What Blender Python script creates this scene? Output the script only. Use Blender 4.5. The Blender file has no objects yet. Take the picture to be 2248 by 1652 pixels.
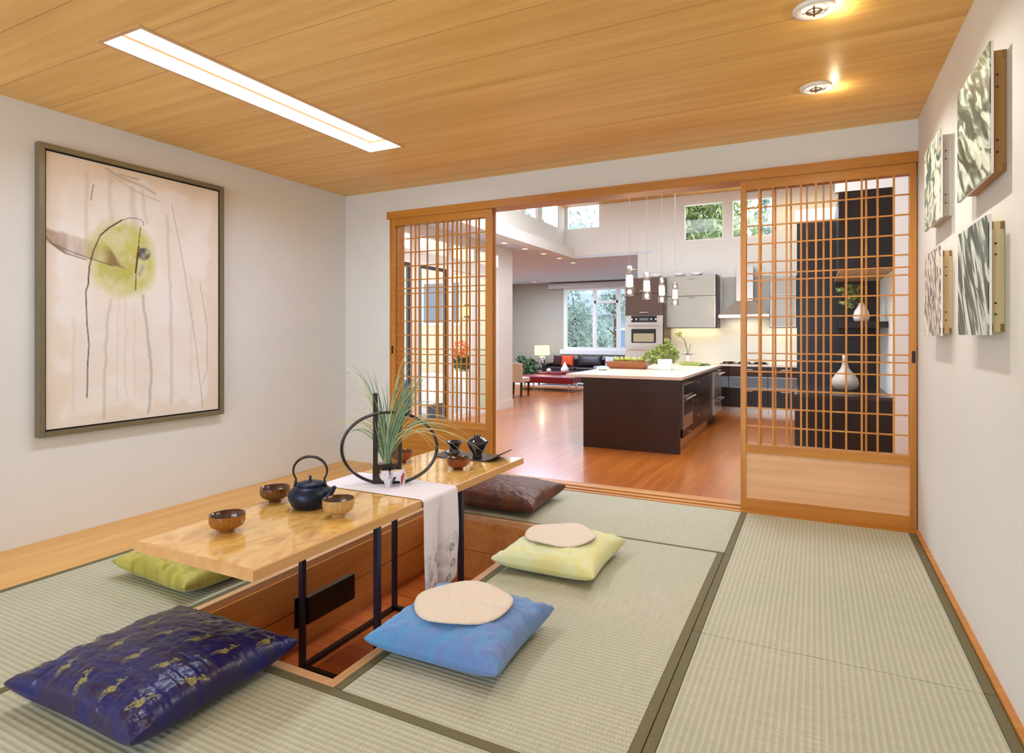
import bpy, math, random
import numpy as np
from mathutils import Vector, Matrix

# ------------------------------------------------------------------ camera, world, exposure, large lights
SC = bpy.context.scene
COL = SC.collection
W, H = 2248, 1652
F = 1317.17            # focal length in pixels of the 2248-wide frame
TH = math.radians(26.8226)
HZ = 735.0             # row of the horizon
EYE = 1.15             # eye above the tatami
cam_d = bpy.data.cameras.new('camera')
cam = bpy.data.objects.new('camera', cam_d); COL.objects.link(cam)
cam.location = (0, 0, EYE); cam.rotation_euler = (math.pi/2, 0, TH)
cam_d.sensor_width = 36; cam_d.sensor_fit = 'HORIZONTAL'
cam_d.lens = 36*F/W; cam_d.shift_y = (HZ-H/2)/W
cam_d.clip_start = .02; cam_d.clip_end = 200
SC.camera = cam

SC.view_settings.view_transform = 'Standard'
SC.view_settings.look = 'None'
SC.view_settings.gamma = 1
SC.view_settings.use_curve_mapping = False
SC.view_settings.exposure = 0.09
SC.cycles.use_denoising = True
SC.cycles.max_bounces = 10
SC.cycles.diffuse_bounces = 5
SC.cycles.glossy_bounces = 4
SC.cycles.transparent_max_bounces = 16
SC.cycles.sample_clamp_indirect = 6
SC.cycles.caustics_reflective = False
SC.cycles.caustics_refractive = False

wd = bpy.data.worlds.new('sky'); SC.world = wd; wd.use_nodes = True
nt = wd.node_tree; nt.nodes.clear()
wo = nt.nodes.new('ShaderNodeOutputWorld'); bg = nt.nodes.new('ShaderNodeBackground')
tcw = nt.nodes.new('ShaderNodeTexCoord'); sep = nt.nodes.new('ShaderNodeSeparateXYZ'); rmp = nt.nodes.new('ShaderNodeValToRGB')
nt.links.new(tcw.outputs['Generated'], sep.inputs[0]); nt.links.new(sep.outputs['Z'], rmp.inputs[0])
rmp.color_ramp.elements[0].color = (1, 1, 1, 1); rmp.color_ramp.elements[1].color = (.62, .78, 1, 1)
nt.links.new(rmp.outputs[0], bg.inputs[0]); bg.inputs[1].default_value = 3.2
nt.links.new(bg.outputs[0], wo.inputs[0])

def area(name, loc, rot, sx, sy, power, col=(1, 1, 1), spread=math.pi):
    l = bpy.data.lights.new(name, 'AREA'); l.shape = 'RECTANGLE'; l.size = sx; l.size_y = sy
    l.energy = power; l.color = col; l.spread = spread
    o = bpy.data.objects.new(name, l); COL.objects.link(o); o.location = loc; o.rotation_euler = rot
    return o
def portal(name, loc, rot, sx, sy):
    o = area(name, loc, rot, sx, sy, 1); o.data.cycles.is_portal = True; return o
R90 = math.pi/2
# added soft fill at an assumed window behind the camera
area('rear_window_fill', (-1.7, -2.35, 1.35), (-R90, 0, math.pi), 3.0, 1.8, 54, (.76, .93, 1.2))
# tube behind the diffuser of the recessed ceiling light
area('ceiling_tube_light', (-2.633, 2.405, 2.46), (0, 0, 0), .26, 1.74, 28, (.86, .97, 1.16))
# added fill from above the kitchen, through an invented ceiling opening
area('kitchen_fill_light', (-1.8, 8.35, 4.20), (0, 0, 0), 4.0, 2.9, 190, (.97, .98, 1.05))
area('living_fill_light', (-7.0, 14.8, 2.80), (0, 0, 0), 2.2, 4.0, 220, (.82, .96, 1.28))  # added cool fill to brighten the living room, no fixture modelled
area('cove_light', (-.1, 12.1, 3.6), (math.radians(35), 0, 0), 1.6, .2, 5, (1, .78, .38))

# ------------------------------------------------------------------ rays through the photograph, to find where things stand
cT, sT = math.cos(TH), math.sin(TH)
def ray(px, py):
    u = (px-W/2)/F; v = -(py-HZ)/F
    return Vector((-sT+u*cT, cT+u*sT, v))
def on_z(px, py, z):
    d = ray(px, py); t = (z-EYE)/d.z; return Vector((d.x*t, d.y*t, z))
def on_y(px, py, y):
    d = ray(px, py); t = y/d.y; return Vector((d.x*t, y, EYE+d.z*t))
def on_x(px, py, x):
    d = ray(px, py); t = x/d.x; return Vector((x, d.y*t, EYE+d.z*t))

# ------------------------------------------------------------------ object helpers
def tag(o, label=None, cat=None, group=None, kind=None):
    if label: o['label'] = label
    if cat: o['category'] = cat
    if group: o['group'] = group
    if kind: o['kind'] = kind
    return o
def thing(name, label=None, cat=None, loc=(0, 0, 0), rz=0, group=None, kind=None):
    o = bpy.data.objects.new(name, None); COL.objects.link(o)
    o.location = loc; o.rotation_euler = (0, 0, rz); o.empty_display_size = .1
    return tag(o, label, cat, group, kind)
def root_of(o):
    while o.parent: o = o.parent
    return o
def copy_tree(o, parent=None):
    c = o.copy(); COL.objects.link(c); c.parent = parent
    for ch in list(o.children): copy_tree(ch, c)
    return c

class MB:
    def __init__(s): s.v = []; s.f = []
    def add(s, vs, fs):
        n = len(s.v); s.v += [tuple(p) for p in vs]; s.f += [tuple(i+n for i in f) for f in fs]; return s
    def box(s, x0, x1, y0, y1, z0, z1):
        vs = [(x, y, z) for z in (z0, z1) for y in (y0, y1) for x in (x0, x1)]
        return s.add(vs, [(0, 2, 3, 1), (4, 5, 7, 6), (0, 1, 5, 4), (2, 6, 7, 3), (0, 4, 6, 2), (1, 3, 7, 5)])
    def frustum(s, c0, w0, d0, z0, c1, w1, d1, z1):
        vs = [(c[0]+sx*w/2, c[1]+sy*d/2, z) for c, w, d, z in ((c0, w0, d0, z0), (c1, w1, d1, z1)) for sx, sy in ((-1, -1), (1, -1), (1, 1), (-1, 1))]
        return s.add(vs, [(3, 2, 1, 0), (4, 5, 6, 7), (0, 1, 5, 4), (1, 2, 6, 5), (2, 3, 7, 6), (3, 0, 4, 7)])
    def lathe(s, prof, cx=0, cy=0, cz=0, seg=32, cap=True):
        n = len(prof); vs = []
        for r, z in prof:
            for k in range(seg):
                a = 2*math.pi*k/seg; vs.append((cx+r*math.cos(a), cy+r*math.sin(a), cz+z))
        fs = [(i*seg+k, i*seg+(k+1) % seg, (i+1)*seg+(k+1) % seg, (i+1)*seg+k) for i in range(n-1) for k in range(seg)]
        if cap:
            if prof[0][0] > 1e-5: fs.append(tuple(range(seg-1, -1, -1)))
            if prof[-1][0] > 1e-5: fs.append(tuple((n-1)*seg+k for k in range(seg)))
        return s.add(vs, fs)
    def tube(s, pts, r, seg=8, closed=False, flat=1.0):
        pts = [Vector(p) for p in pts]; n = len(pts)
        rs = r if isinstance(r, (list, tuple)) else [r]*n
        vs = []; prev = None
        for i, p in enumerate(pts):
            if closed: t = pts[(i+1) % n]-pts[i-1]
            else: t = pts[min(i+1, n-1)]-pts[max(i-1, 0)]
            t = t.normalized() if t.length > 1e-9 else Vector((0, 0, 1))
            if prev is None:
                up = Vector((0, 0, 1)) if abs(t.z) < .9 else Vector((1, 0, 0))
                a = t.cross(up).normalized()
            else:
                a = prev-t*prev.dot(t)
                a = a.normalized() if a.length > 1e-6 else t.orthogonal().normalized()
            prev = a; b = t.cross(a)
            for k in range(seg):
                q = 2*math.pi*k/seg+math.pi/seg
                vs.append(p+a*math.cos(q)*rs[i]+b*math.sin(q)*rs[i]*flat)
        m = n if closed else n-1
        fs = [(i*seg+k, i*seg+(k+1) % seg, ((i+1) % n)*seg+(k+1) % seg, ((i+1) % n)*seg+k) for i in range(m) for k in range(seg)]
        if not closed:
            fs.append(tuple(range(seg-1, -1, -1))); fs.append(tuple((n-1)*seg+k for k in range(seg)))
        return s.add(vs, fs)
    def cyl(s, p0, p1, r, seg=16, r1=None):
        return s.tube([p0, p1], [r, r if r1 is None else r1], seg)
    def ribbon(s, pts, w, side=None):
        pts = [Vector(p) for p in pts]; n = len(pts); vs = []
        for i, p in enumerate(pts):
            t = (pts[min(i+1, n-1)]-pts[max(i-1, 0)]).normalized()
            a = side if side is not None else t.orthogonal().normalized()
            ww = w*(1-(i/(n-1))**2*.92)
            vs += [p-a*ww, p+a*ww]
        return s.add(vs, [(2*i, 2*i+1, 2*i+3, 2*i+2) for i in range(n-1)])
    def prism(s, poly, z0, z1):
        n = len(poly)
        vs = [(x, y, z0) for x, y in poly]+[(x, y, z1) for x, y in poly]
        return s.add(vs, [tuple(range(n-1, -1, -1)), tuple(range(n, 2*n))]+[(i, (i+1) % n, n+(i+1) % n, n+i) for i in range(n)])
    def build(s, name, mat, parent=None, smooth=False, bevel=0, local=False, kind=None, origin=None):
        me = bpy.data.meshes.new(name)
        v = np.array(s.v, dtype=float)
        o = bpy.data.objects.new(name, me); COL.objects.link(o)
        if parent is not None:
            o.parent = parent
            if not local: v = v-np.array(root_of(parent).location)
        elif not local:
            c = np.array(origin) if origin is not None else np.array([(v[:, 0].min()+v[:, 0].max())/2, (v[:, 1].min()+v[:, 1].max())/2, v[:, 2].min()])
            v = v-c; o.location = c
        me.from_pydata(v.tolist(), [], s.f)
        me.validate(); me.update()
        if smooth:
            me.polygons.foreach_set('use_smooth', [True]*len(me.polygons))
            if smooth == 'auto':
                md = None
                me.set_sharp_from_angle(angle=math.radians(38))
        if mat: me.materials.append(mat)
        if bevel:
            md = o.modifiers.new('bevel', 'BEVEL'); md.width = bevel; md.segments = 2; md.limit_method = 'ANGLE'
        if kind: o['kind'] = kind
        return o
def bx(name, mat, x0, x1, y0, y1, z0, z1, parent=None, bevel=0, kind=None, local=False):
    return MB().box(min(x0, x1), max(x0, x1), min(y0, y1), max(y0, y1), min(z0, z1), max(z0, z1)).build(name, mat, parent, bevel=bevel, kind=kind, local=local)

def grid_mesh(name, P, C, mat, parent=None, closed=False, local=True, loc=None, smooth=True, kind=None):
    """P (n,m,3) points, C (n,m,3) colours or None"""
    n, m = P.shape[:2]
    v = P.reshape(-1, 3).copy()
    if parent is not None and not local: v -= np.array(root_of(parent).location)
    me = bpy.data.meshes.new(name)
    i, j = np.meshgrid(np.arange(n-1), np.arange(m-1), indexing='ij')
    a = (i*m+j).ravel()
    f = np.stack([a, a+m, a+m+1, a+1], 1)
    me.from_pydata(v.tolist(), [], f.tolist()); me.update()
    if smooth: me.polygons.foreach_set('use_smooth', [True]*len(me.polygons))
    if C is not None:
        at = me.color_attributes.new('Col', 'FLOAT_COLOR', 'POINT')
        cc = np.ones((n*m, 4)); cc[:, :3] = C.reshape(-1, 3); at.data.foreach_set('color', cc.ravel())
    me.materials.append(mat)
    o = bpy.data.objects.new(name, me); COL.objects.link(o)
    if parent is not None: o.parent = parent
    if loc is not None: o.location = loc
    if kind: o['kind'] = kind
    return o

# ------------------------------------------------------------------ materials
def lin(c):
    return tuple(((x/255)/12.92 if x/255 <= .04045 else ((x/255+.055)/1.055)**2.4) for x in c)
def L4(c): return (*lin(c), 1)
def new_mat(name):
    m = bpy.data.materials.new(name); m.use_nodes = True
    n = m.node_tree; b = n.nodes['Principled BSDF']; return m, n, b
def N(n, t, **kw):
    x = n.nodes.new(t)
    for k, v in kw.items(): setattr(x, k, v)
    return x
def coords(n, scale=(1, 1, 1), rot=(0, 0, 0), kind='Object'):
    tc = N(n, 'ShaderNodeTexCoord'); mp = N(n, 'ShaderNodeMapping')
    mp.inputs['Scale'].default_value = scale; mp.inputs['Rotation'].default_value = rot
    n.links.new(tc.outputs[kind], mp.inputs[0]); return mp.outputs[0]
def noise(n, vec, scale, detail=4, rough=.5, dist=0):
    x = N(n, 'ShaderNodeTexNoise'); x.inputs['Scale'].default_value = scale; x.inputs['Detail'].default_value = detail
    x.inputs['Roughness'].default_value = rough; x.inputs['Distortion'].default_value = dist
    n.links.new(vec, x.inputs['Vector']); return x.outputs['Fac']
def ramp(n, fac, stops):
    r = N(n, 'ShaderNodeValToRGB'); e = r.color_ramp.elements
    while len(e) < len(stops): e.new(.5)
    for k, (p, c) in enumerate(stops): e[k].position = p; e[k].color = c if len(c) == 4 else (*c, 1)
    n.links.new(fac, r.inputs[0]); return r.outputs[0]
def mix(n, a, b, fac, mode='MIX'):
    x = N(n, 'ShaderNodeMix', data_type='RGBA', blend_type=mode)
    if isinstance(fac, float): x.inputs[0].default_value = fac
    else: n.links.new(fac, x.inputs[0])
    for s, q in ((a, 6), (b, 7)):
        if isinstance(s, tuple): x.inputs[q].default_value = s if len(s) == 4 else (*s, 1)
        else: n.links.new(s, x.inputs[q])
    return x.outputs[2]
def bump(n, b, h, strength=.3, dist=.002):
    x = N(n, 'ShaderNodeBump'); x.inputs['Strength'].default_value = strength; x.inputs['Distance'].default_value = dist
    n.links.new(h, x.inputs['Height']); n.links.new(x.outputs[0], b.inputs['Normal'])
def plain(name, c, rough=.5, metal=0, spec=.5, coat=0, noise_amt=0, nscale=30, bumpy=0):
    m, n, b = new_mat(name)
    b.inputs['Base Color'].default_value = L4(c); b.inputs['Roughness'].default_value = rough
    b.inputs['Metallic'].default_value = metal; b.inputs['Specular IOR Level'].default_value = spec
    b.inputs['Coat Weight'].default_value = coat
    v = coords(n); f = noise(n, v, nscale, 3)
    k = noise_amt or .04
    lo = tuple(x*(1-k) for x in lin(c)); hi = tuple(min(1, x*(1+k)) for x in lin(c))
    n.links.new(ramp(n, f, [(.3, lo), (.7, hi)]), b.inputs['Base Color'])
    if bumpy: bump(n, b, f, bumpy, .003)
    return m
def wood(name, c1, c2, axis='Y', gs=1.0, rough=.4, coat=0, planks=None, c3=None, contrast=(.3, .7)):
    m, n, b = new_mat(name)
    sc = {'X': (.6*gs, 14*gs, 14*gs), 'Y': (14*gs, .6*gs, 14*gs), 'Z': (14*gs, 14*gs, .6*gs)}[axis]
    v = coords(n, sc); f = noise(n, v, 1.6, 6, .6, .4)
    col = ramp(n, f, [(contrast[0], lin(c1)), (contrast[1], lin(c2))])
    big = noise(n, coords(n, {'X': (.3, 1.2, 1.2), 'Y': (1.2, .3, 1.2), 'Z': (1.2, 1.2, .3)}[axis]), 1.5, 2)
    col = mix(n, col, tuple(x*.82 for x in lin(c1)), ramp(n, big, [(.45, (0, 0, 0)), (.75, (.5, .5, .5))]))
    if planks:
        bw, rh, mort, var, swap = planks
        tc = coords(n, (1, 1, 1), (0, 0, R90 if swap else 0))
        br = N(n, 'ShaderNodeTexBrick'); br.offset = .37; br.squash = 1
        n.links.new(tc, br.inputs['Vector'])
        br.inputs['Scale'].default_value = 1; br.inputs['Brick Width'].default_value = bw; br.inputs['Row Height'].default_value = rh
        br.inputs['Mortar Size'].default_value = mort; br.inputs['Mortar Smooth'].default_value = 0; br.inputs['Bias'].default_value = 0
        br.inputs['Color1'].default_value = (1, 1, 1, 1); br.inputs['Color2'].default_value = (1-var, 1-var*1.1, 1-var*1.2, 1); br.inputs['Mortar'].default_value = (.5, .42, .35, 1)
        col = mix(n, col, br.outputs['Color'], 1.0, 'MULTIPLY')
    n.links.new(col, b.inputs['Base Color'])
    b.inputs['Roughness'].default_value = rough; b.inputs['Coat Weight'].default_value = coat; b.inputs['Coat Roughness'].default_value = .12
    return m
def attr_mat(name, rough=.5, spec=.4, sheen=0, coat=0, bumpy=0, bscale=(40, 40, 40), metal=0):
    m, n, b = new_mat(name)
    a = N(n, 'ShaderNodeAttribute', attribute_name='Col')
    n.links.new(a.outputs['Color'], b.inputs['Base Color'])
    b.inputs['Roughness'].default_value = rough; b.inputs['Specular IOR Level'].default_value = spec
    b.inputs['Sheen Weight'].default_value = sheen; b.inputs['Coat Weight'].default_value = coat; b.inputs['Metallic'].default_value = metal
    if bumpy: bump(n, b, noise(n, coords(n, bscale), 3, 5), bumpy, .004)
    return m
def emit(name, c, s):
    m, n, b = new_mat(name); n.nodes.remove(b)
    e = N(n, 'ShaderNodeEmission'); e.inputs[0].default_value = L4(c); e.inputs[1].default_value = s
    n.links.new(e.outputs[0], n.nodes['Material Output'].inputs[0]); return m
def glassy(name, tint=(1, 1, 1), gloss=.07, rough=.02):
    m, n, b = new_mat(name); n.nodes.remove(b)
    t = N(n, 'ShaderNodeBsdfTransparent'); t.inputs[0].default_value = (*tint, 1)
    g = N(n, 'ShaderNodeBsdfGlossy'); g.inputs['Roughness'].default_value = rough
    x = N(n, 'ShaderNodeMixShader'); x.inputs[0].default_value = gloss
    n.links.new(t.outputs[0], x.inputs[1]); n.links.new(g.outputs[0], x.inputs[2]); n.links.new(x.outputs[0], n.nodes['Material Output'].inputs[0])
    return m
def tatami_mat(name, ribs):
    """woven rush: ribs every 2 cm across one axis, fine rush lines along the other"""
    m, n, b = new_mat(name)
    tc = N(n, 'ShaderNodeTexCoord'); sp = N(n, 'ShaderNodeSeparateXYZ'); n.links.new(tc.outputs['Object'], sp.inputs[0])
    def wave(sock, per, sharp=None):
        a = N(n, 'ShaderNodeMath', operation='MULTIPLY'); n.links.new(sock, a.inputs[0]); a.inputs[1].default_value = 2*math.pi/per
        s = N(n, 'ShaderNodeMath', operation='SINE'); n.links.new(a.outputs[0], s.inputs[0]); return s.outputs[0]
    a, c = (sp.outputs['X'], sp.outputs['Y']) if ribs == 'Y' else (sp.outputs['Y'], sp.outputs['X'])
    w1 = wave(a, .021); w2 = wave(c, .012)
    mul = N(n, 'ShaderNodeMath', operation='MULTIPLY'); n.links.new(wave(a, .042), mul.inputs[0]); n.links.new(w2, mul.inputs[1])
    rib = ramp(n, w1, [(0, (.62, .62, .62)), (.45, (1, 1, 1))])
    add = N(n, 'ShaderNodeMath', operation='MULTIPLY_ADD'); n.links.new(mul.outputs[0], add.inputs[0]); add.inputs[1].default_value = .35; n.links.new(w1, add.inputs[2])
    v = coords(n, (3, 60, 1) if ribs == 'Y' else (60, 3, 1)); f = noise(n, v, 3, 4, .7)
    base = ramp(n, f, [(.25, lin((178, 178, 154))), (.75, lin((208, 207, 187)))])
    big = noise(n, coords(n), 1.3, 3)
    base = mix(n, base, lin((180, 184, 158)), ramp(n, big, [(.4, (0, 0, 0)), (.65, (.45, .45, .45))]))
    wv = ramp(n, mul.outputs[0], [(.0, (.90, .90, .88)), (.5, (1, 1, 1))])
    base = mix(n, base, rib, .42, 'MULTIPLY'); base = mix(n, base, wv, .9, 'MULTIPLY')
    n.links.new(base, b.inputs['Base Color']); b.inputs['Roughness'].default_value = .62; b.inputs['Specular IOR Level'].default_value = .25
    bump(n, b, add.outputs[0], .55, .0012)
    return m

M_wall = plain('paint_warm_white', (222, 223, 221), .75, spec=.2, noise_amt=.012, nscale=4)
M_wallk = plain('paint_white', (230, 229, 224), .75, spec=.2, noise_amt=.012, nscale=4)
M_wallg = plain('paint_greige', (180, 174, 158), .8, spec=.2)
M_white = plain('white_enamel', (238, 236, 230), .4)
M_ceilw = plain('ceiling_white', (225, 220, 214), .8, spec=.2)
M_ceil = wood('fir_ceiling_panels', (230, 178, 98), (250, 208, 130), 'X', .7, .42, planks=(60, .2775, .0018, .07, False))
M_fir = wood('vertical_fir', (178, 112, 34), (204, 142, 58), 'Z', 1.0, .38)
M_firx = wood('horizontal_fir', (176, 110, 32), (202, 140, 56), 'X', 1.0, .38)
M_firy = wood('fir_board_along_wall', (206, 154, 80), (228, 182, 112), 'Y', .8, .42)
M_panel = wood('pale_birch_panel', (214, 166, 120), (236, 190, 146), 'X', .7, .45)
M_rim = wood('maple_rim', (205, 160, 115), (228, 186, 142), 'Y', 1, .35)
M_pit = wood('pit_side_board', (204, 136, 68), (228, 166, 96), 'Y', .8, .4)
M_floor = wood('bamboo_floor', (174, 90, 18), (206, 118, 38), 'Y', 1.0, .28, coat=.45, planks=(1.8, .095, .0012, .14, True))
M_pitfl = wood('pit_floor_boards', (170, 82, 30), (204, 116, 54), 'X', 1.0, .28, coat=.25, planks=(1.6, .115, .0015, .16, False))
M_table = wood('varnished_birdseye_maple', (204, 148, 72), (234, 192, 118), 'Y', .9, .09, coat=.55, contrast=(.25, .75))
_n = M_table.node_tree; _b = _n.nodes['Principled BSDF']; _l = _b.inputs['Base Color'].links[0].from_socket
_f = noise(_n, coords(_n, (7, 3.5, 5)), 1.6, 6, .65, 1.6)
_n.links.new(mix(_n, _l, ramp(_n, _f, [(.30, lin((172, 112, 32))), (.46, lin((224, 178, 92))), (.62, lin((244, 210, 136)))]), .62), _b.inputs['Base Color'])
M_edge = wood('table_edge_maple', (202, 150, 92), (222, 176, 118), 'Y', .8, .3)
M_tatY = tatami_mat('tatami_rush_lengthwise', 'Y')
M_tatX = tatami_mat('tatami_rush_crosswise', 'X')
M_border = plain('olive_cloth_border', (104, 98, 66), .8, noise_amt=.12, nscale=200)
M_black = plain('black_lacquer_steel', (14, 13, 14), .32)
M_iron = plain('cast_iron_blue_black', (24, 36, 58), .36, metal=.5, noise_amt=.3, nscale=90, bumpy=.5)
M_espresso = wood('espresso_veneer', (40, 18, 8), (56, 28, 15), 'Z', .8, .35)
M_blackcab = wood('black_stained_cabinet', (20, 12, 10), (36, 22, 18), 'Z', .8, .3)
M_brown = plain('brown_laminate', (88, 64, 54), .4)
M_steel = plain('brushed_steel', (200, 196, 190), .28, metal=.9)
M_chrome = plain('chrome', (225, 225, 225), .12, metal=1)
M_counter = plain('cream_quartz_top', (238, 226, 208), .2, noise_amt=.05, nscale=60)
M_frost = plain('frosted_glass_door', (182, 180, 168), .22)
M_greyglass = plain('grey_glass_drawer', (108, 116, 122), .18)
M_splash = plain('glass_backsplash', (226, 222, 208), .25)
M_glass = glassy('window_glass', (.97, .99, 1), .025)
M_clear = glassy('clear_lamp_glass', (.90, .87, .85), .12, .05)
M_leather = plain('dark_brown_leather', (34, 26, 24), .38)
M_red = plain('red_leather', (120, 18, 34), .3)
M_orange = plain('orange_velvet', (206, 72, 26), .8)
M_linen = plain('cream_linen', (216, 202, 176), .85, noise_amt=.1, nscale=120)
M_rug = plain('pale_shag_rug', (214, 212, 208), .95, noise_amt=.15, nscale=60, bumpy=.8)
M_porc = plain('white_porcelain', (240, 238, 234), .18, coat=.3)
M_vase = plain('pearl_studded_ceramic', (196, 184, 170), .45, noise_amt=.12, nscale=90, bumpy=.9)
M_leaf = plain('green_leaves', (152, 166, 84), .6, noise_amt=.35, nscale=40)
M_dkleaf = plain('dark_green_leaves', (52, 80, 38), .55, noise_amt=.35, nscale=30)
M_grass = plain('blue_green_grass', (112, 150, 120), .55, noise_amt=.3, nscale=25)
M_straw = plain('straw_coloured_grass', (186, 178, 126), .6, noise_amt=.2, nscale=25)
M_bark = plain('bark', (92, 74, 58), .9, noise_amt=.3, nscale=20)
M_red_lacq = wood('red_brown_lacquer_bowl', (104, 38, 16), (138, 62, 26), 'Z', 2, .16, coat=.6)
M_bowl_a = wood('ribbed_amber_bowl', (128, 76, 20), (160, 100, 34), 'Z', 3, .22, coat=.5)
M_bowl_b = wood('ribbed_dark_bowl', (82, 48, 16), (116, 70, 26), 'Z', 3, .25, coat=.5)
M_bowl_c = wood('ribbed_pale_bowl', (168, 132, 78), (206, 172, 112), 'Z', 3, .3, coat=.4)
M_bowl_in = plain('dark_bowl_lining', (74, 34, 20), .14, coat=.7)
M_straww = None
M_trayw = wood('walnut_bowl', (136, 74, 34), (166, 98, 52), 'X', 1, .4)
M_lampsh = emit('lit_lamp_shade', (255, 236, 180), 1.6)
M_bulb = emit('lit_bulb', (255, 226, 170), 9)
M_diff = emit('lit_diffuser', (255, 246, 226), 1.35)
M_down = emit('lit_downlight_lens', (255, 240, 214), 2.6)
M_conc = plain('pale_stone_deck', (206, 204, 206), .7, noise_amt=.06, nscale=8)
M_siding = plain('beige_siding', (206, 192, 160), .8, noise_amt=.06, nscale=5)
M_alu = plain('dark_bronze_frame', (44, 58, 72), .4)
M_teak = wood('weathered_teak', (166, 128, 92), (190, 152, 114), 'X', 1, .6)

# ------------------------------------------------------------------ the tatami room
XL, XR, YB, ZC = -3.86, .54, 4.24, 2.425
KZ = -.30      # the kitchen floor lies lower than the tatami platform
YR = -2.5
XD0, XD1 = -3.33, .535    # door opening
bx('wall_left', M_wall, XL-.12, XL, YR, YB+.16, -.5, ZC+.12, kind='structure')
bx('wall_right', M_wall, XR, XR+.12, YR, YB+.16, -.5, ZC+.12, kind='structure')
wb = MB().box(XL, -3.345, YB, YB+.16, -.5, ZC+.12).box(-3.345, XR, YB, YB+.16, 2.225, ZC+.12)
wb.build('wall_back', M_wall, kind='structure')
wr = MB().box(XL, -3.3, YR-.12, YR, -.5, ZC+.12).box(-.1, XR, YR-.12, YR, -.5, ZC+.12).box(-3.3, -.1, YR-.12, YR, -.5, .4).box(-3.3, -.1, YR-.12, YR, 2.3, ZC+.12)
wr.build('wall_rear', M_wall, kind='structure')
wf = thing('window_1', kind='structure', loc=(-1.7, YR-.06, .4))
MB().box(-3.3, -3.24, YR-.1, YR, .4, 2.3).box(-.16, -.1, YR-.1, YR, .4, 2.3).box(-3.3, -.1, YR-.1, YR, .4, .46).box(-3.3, -.1, YR-.1, YR, 2.24, 2.3).box(-1.73, -1.67, YR-.1, YR, .4, 2.3).build('window_frame', M_white, wf)

# ceiling with the opening of the recessed light
sx0, sx1, sy0, sy1 = -2.785, -2.48, 1.508, 3.30
ce = MB()
ce.box(XL, sx0, YR, YB, ZC, ZC+.03).box(sx1, XR, YR, YB, ZC, ZC+.03).box(sx0, sx1, YR, sy0, ZC, ZC+.03).box(sx0, sx1, sy1, YB, ZC, ZC+.03)
ce.build('ceiling', M_ceil, kind='structure', origin=(-30, 1.285-.2775*20, 0))
lt = thing('recessed_ceiling_light', 'long glowing rectangular light recessed in the wood ceiling', 'ceiling light', ((sx0+sx1)/2, (sy0+sy1)/2, ZC))
MB().box(sx0, sx0+.02, sy0, sy1, ZC-.004, ZC+.09).box(sx1-.02, sx1, sy0, sy1, ZC-.004, ZC+.09).box(sx0+.02, sx1-.02, sy0, sy0+.02, ZC-.004, ZC+.09).box(sx0+.02, sx1-.02, sy1-.02, sy1, ZC-.004, ZC+.09).build('frame', M_rim, lt)
bx('diffuser', M_diff, sx0+.02, sx1-.02, sy0+.02, sy1-.02, ZC+.07, ZC+.08, lt)
bpy.data.objects['ceiling_tube_light'].location.z = ZC+.06

for (px, py, lab) in ((1787, 18, 'round white ceiling downlight nearer the camera, cut by the top of the photo'), (1791, 191, 'round white ceiling downlight nearer the sliding doors')):
    p = on_z(px, py, ZC)
    d = thing('ceiling_downlight', lab, 'ceiling light', (p.x, p.y, ZC), group='downlights in the wood ceiling')
    MB().lathe([(.044, -.002), (.052, -.012), (.072, -.012), (.076, -.006), (.076, 0)], p.x, p.y, ZC, 40, cap=False).build('trim_ring', M_white, d, smooth=True)
    MB().lathe([(.0, -.004), (.046, -.004)], p.x, p.y, ZC, 32, cap=False).build('lens', M_down, d)
    cr = MB(); cr.box(p.x-.042, p.x+.042, p.y-.004, p.y+.004, ZC-.014, ZC-.008); cr.box(p.x-.004, p.x+.004, p.y-.042, p.y+.042, ZC-.014, ZC-.008)
    cr.lathe([(.022, -.014), (.030, -.014), (.030, -.008), (.022, -.008)], p.x, p.y, ZC, 24, cap=False)
    cr.build('baffle', M_steel, d)
    l = bpy.data.lights.new('downlight_spot', 'SPOT'); l.energy = 34; l.color = (1, .92, .82); l.spot_size = math.radians(150); l.spot_blend = .7; l.shadow_soft_size = .02
    o = bpy.data.objects.new('downlight_spot', l); COL.objects.link(o); o.location = (p.x, p.y, ZC-.03)
    l = bpy.data.lights.new('downlight_spill', 'POINT'); l.energy = .8; l.color = (1, .80, .52); l.shadow_soft_size = .01
    o = bpy.data.objects.new('downlight_spill', l); COL.objects.link(o); o.location = (p.x+.085, p.y+.05, ZC-.05)

# platform under the mats, with the sunken pit
PX0, PX1, PY0, PY1, PZ = -2.30, -1.44, 1.52, 3.285, -.388
fl = MB()
fl.box(XL, PX0, YR, YB+.16, -.42, -.03).box(PX1, XR, YR, YB+.16, -.42, -.03).box(PX0, PX1, YR, PY0, -.42, -.03).box(PX0, PX1, PY1, YB+.16, -.42, -.03)
fl.build('floor', M_pit, kind='structure')
pf = bx('floor', M_pitfl, PX0, PX1, PY0, PY1, PZ-.05, PZ, kind='structure')
rim = MB(); rw = .035
rim.box(PX0-rw, PX0, PY0-rw, PY1+rw, -.03, .002).box(PX1, PX1+rw, PY0-rw, PY1+rw, -.03, .002).box(PX0, PX1, PY0-rw, PY0, -.03, .002).box(PX0, PX1, PY1, PY1+rw, -.03, .002)
rim.build('trim_1', M_rim, kind='structure', bevel=.002)
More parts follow.
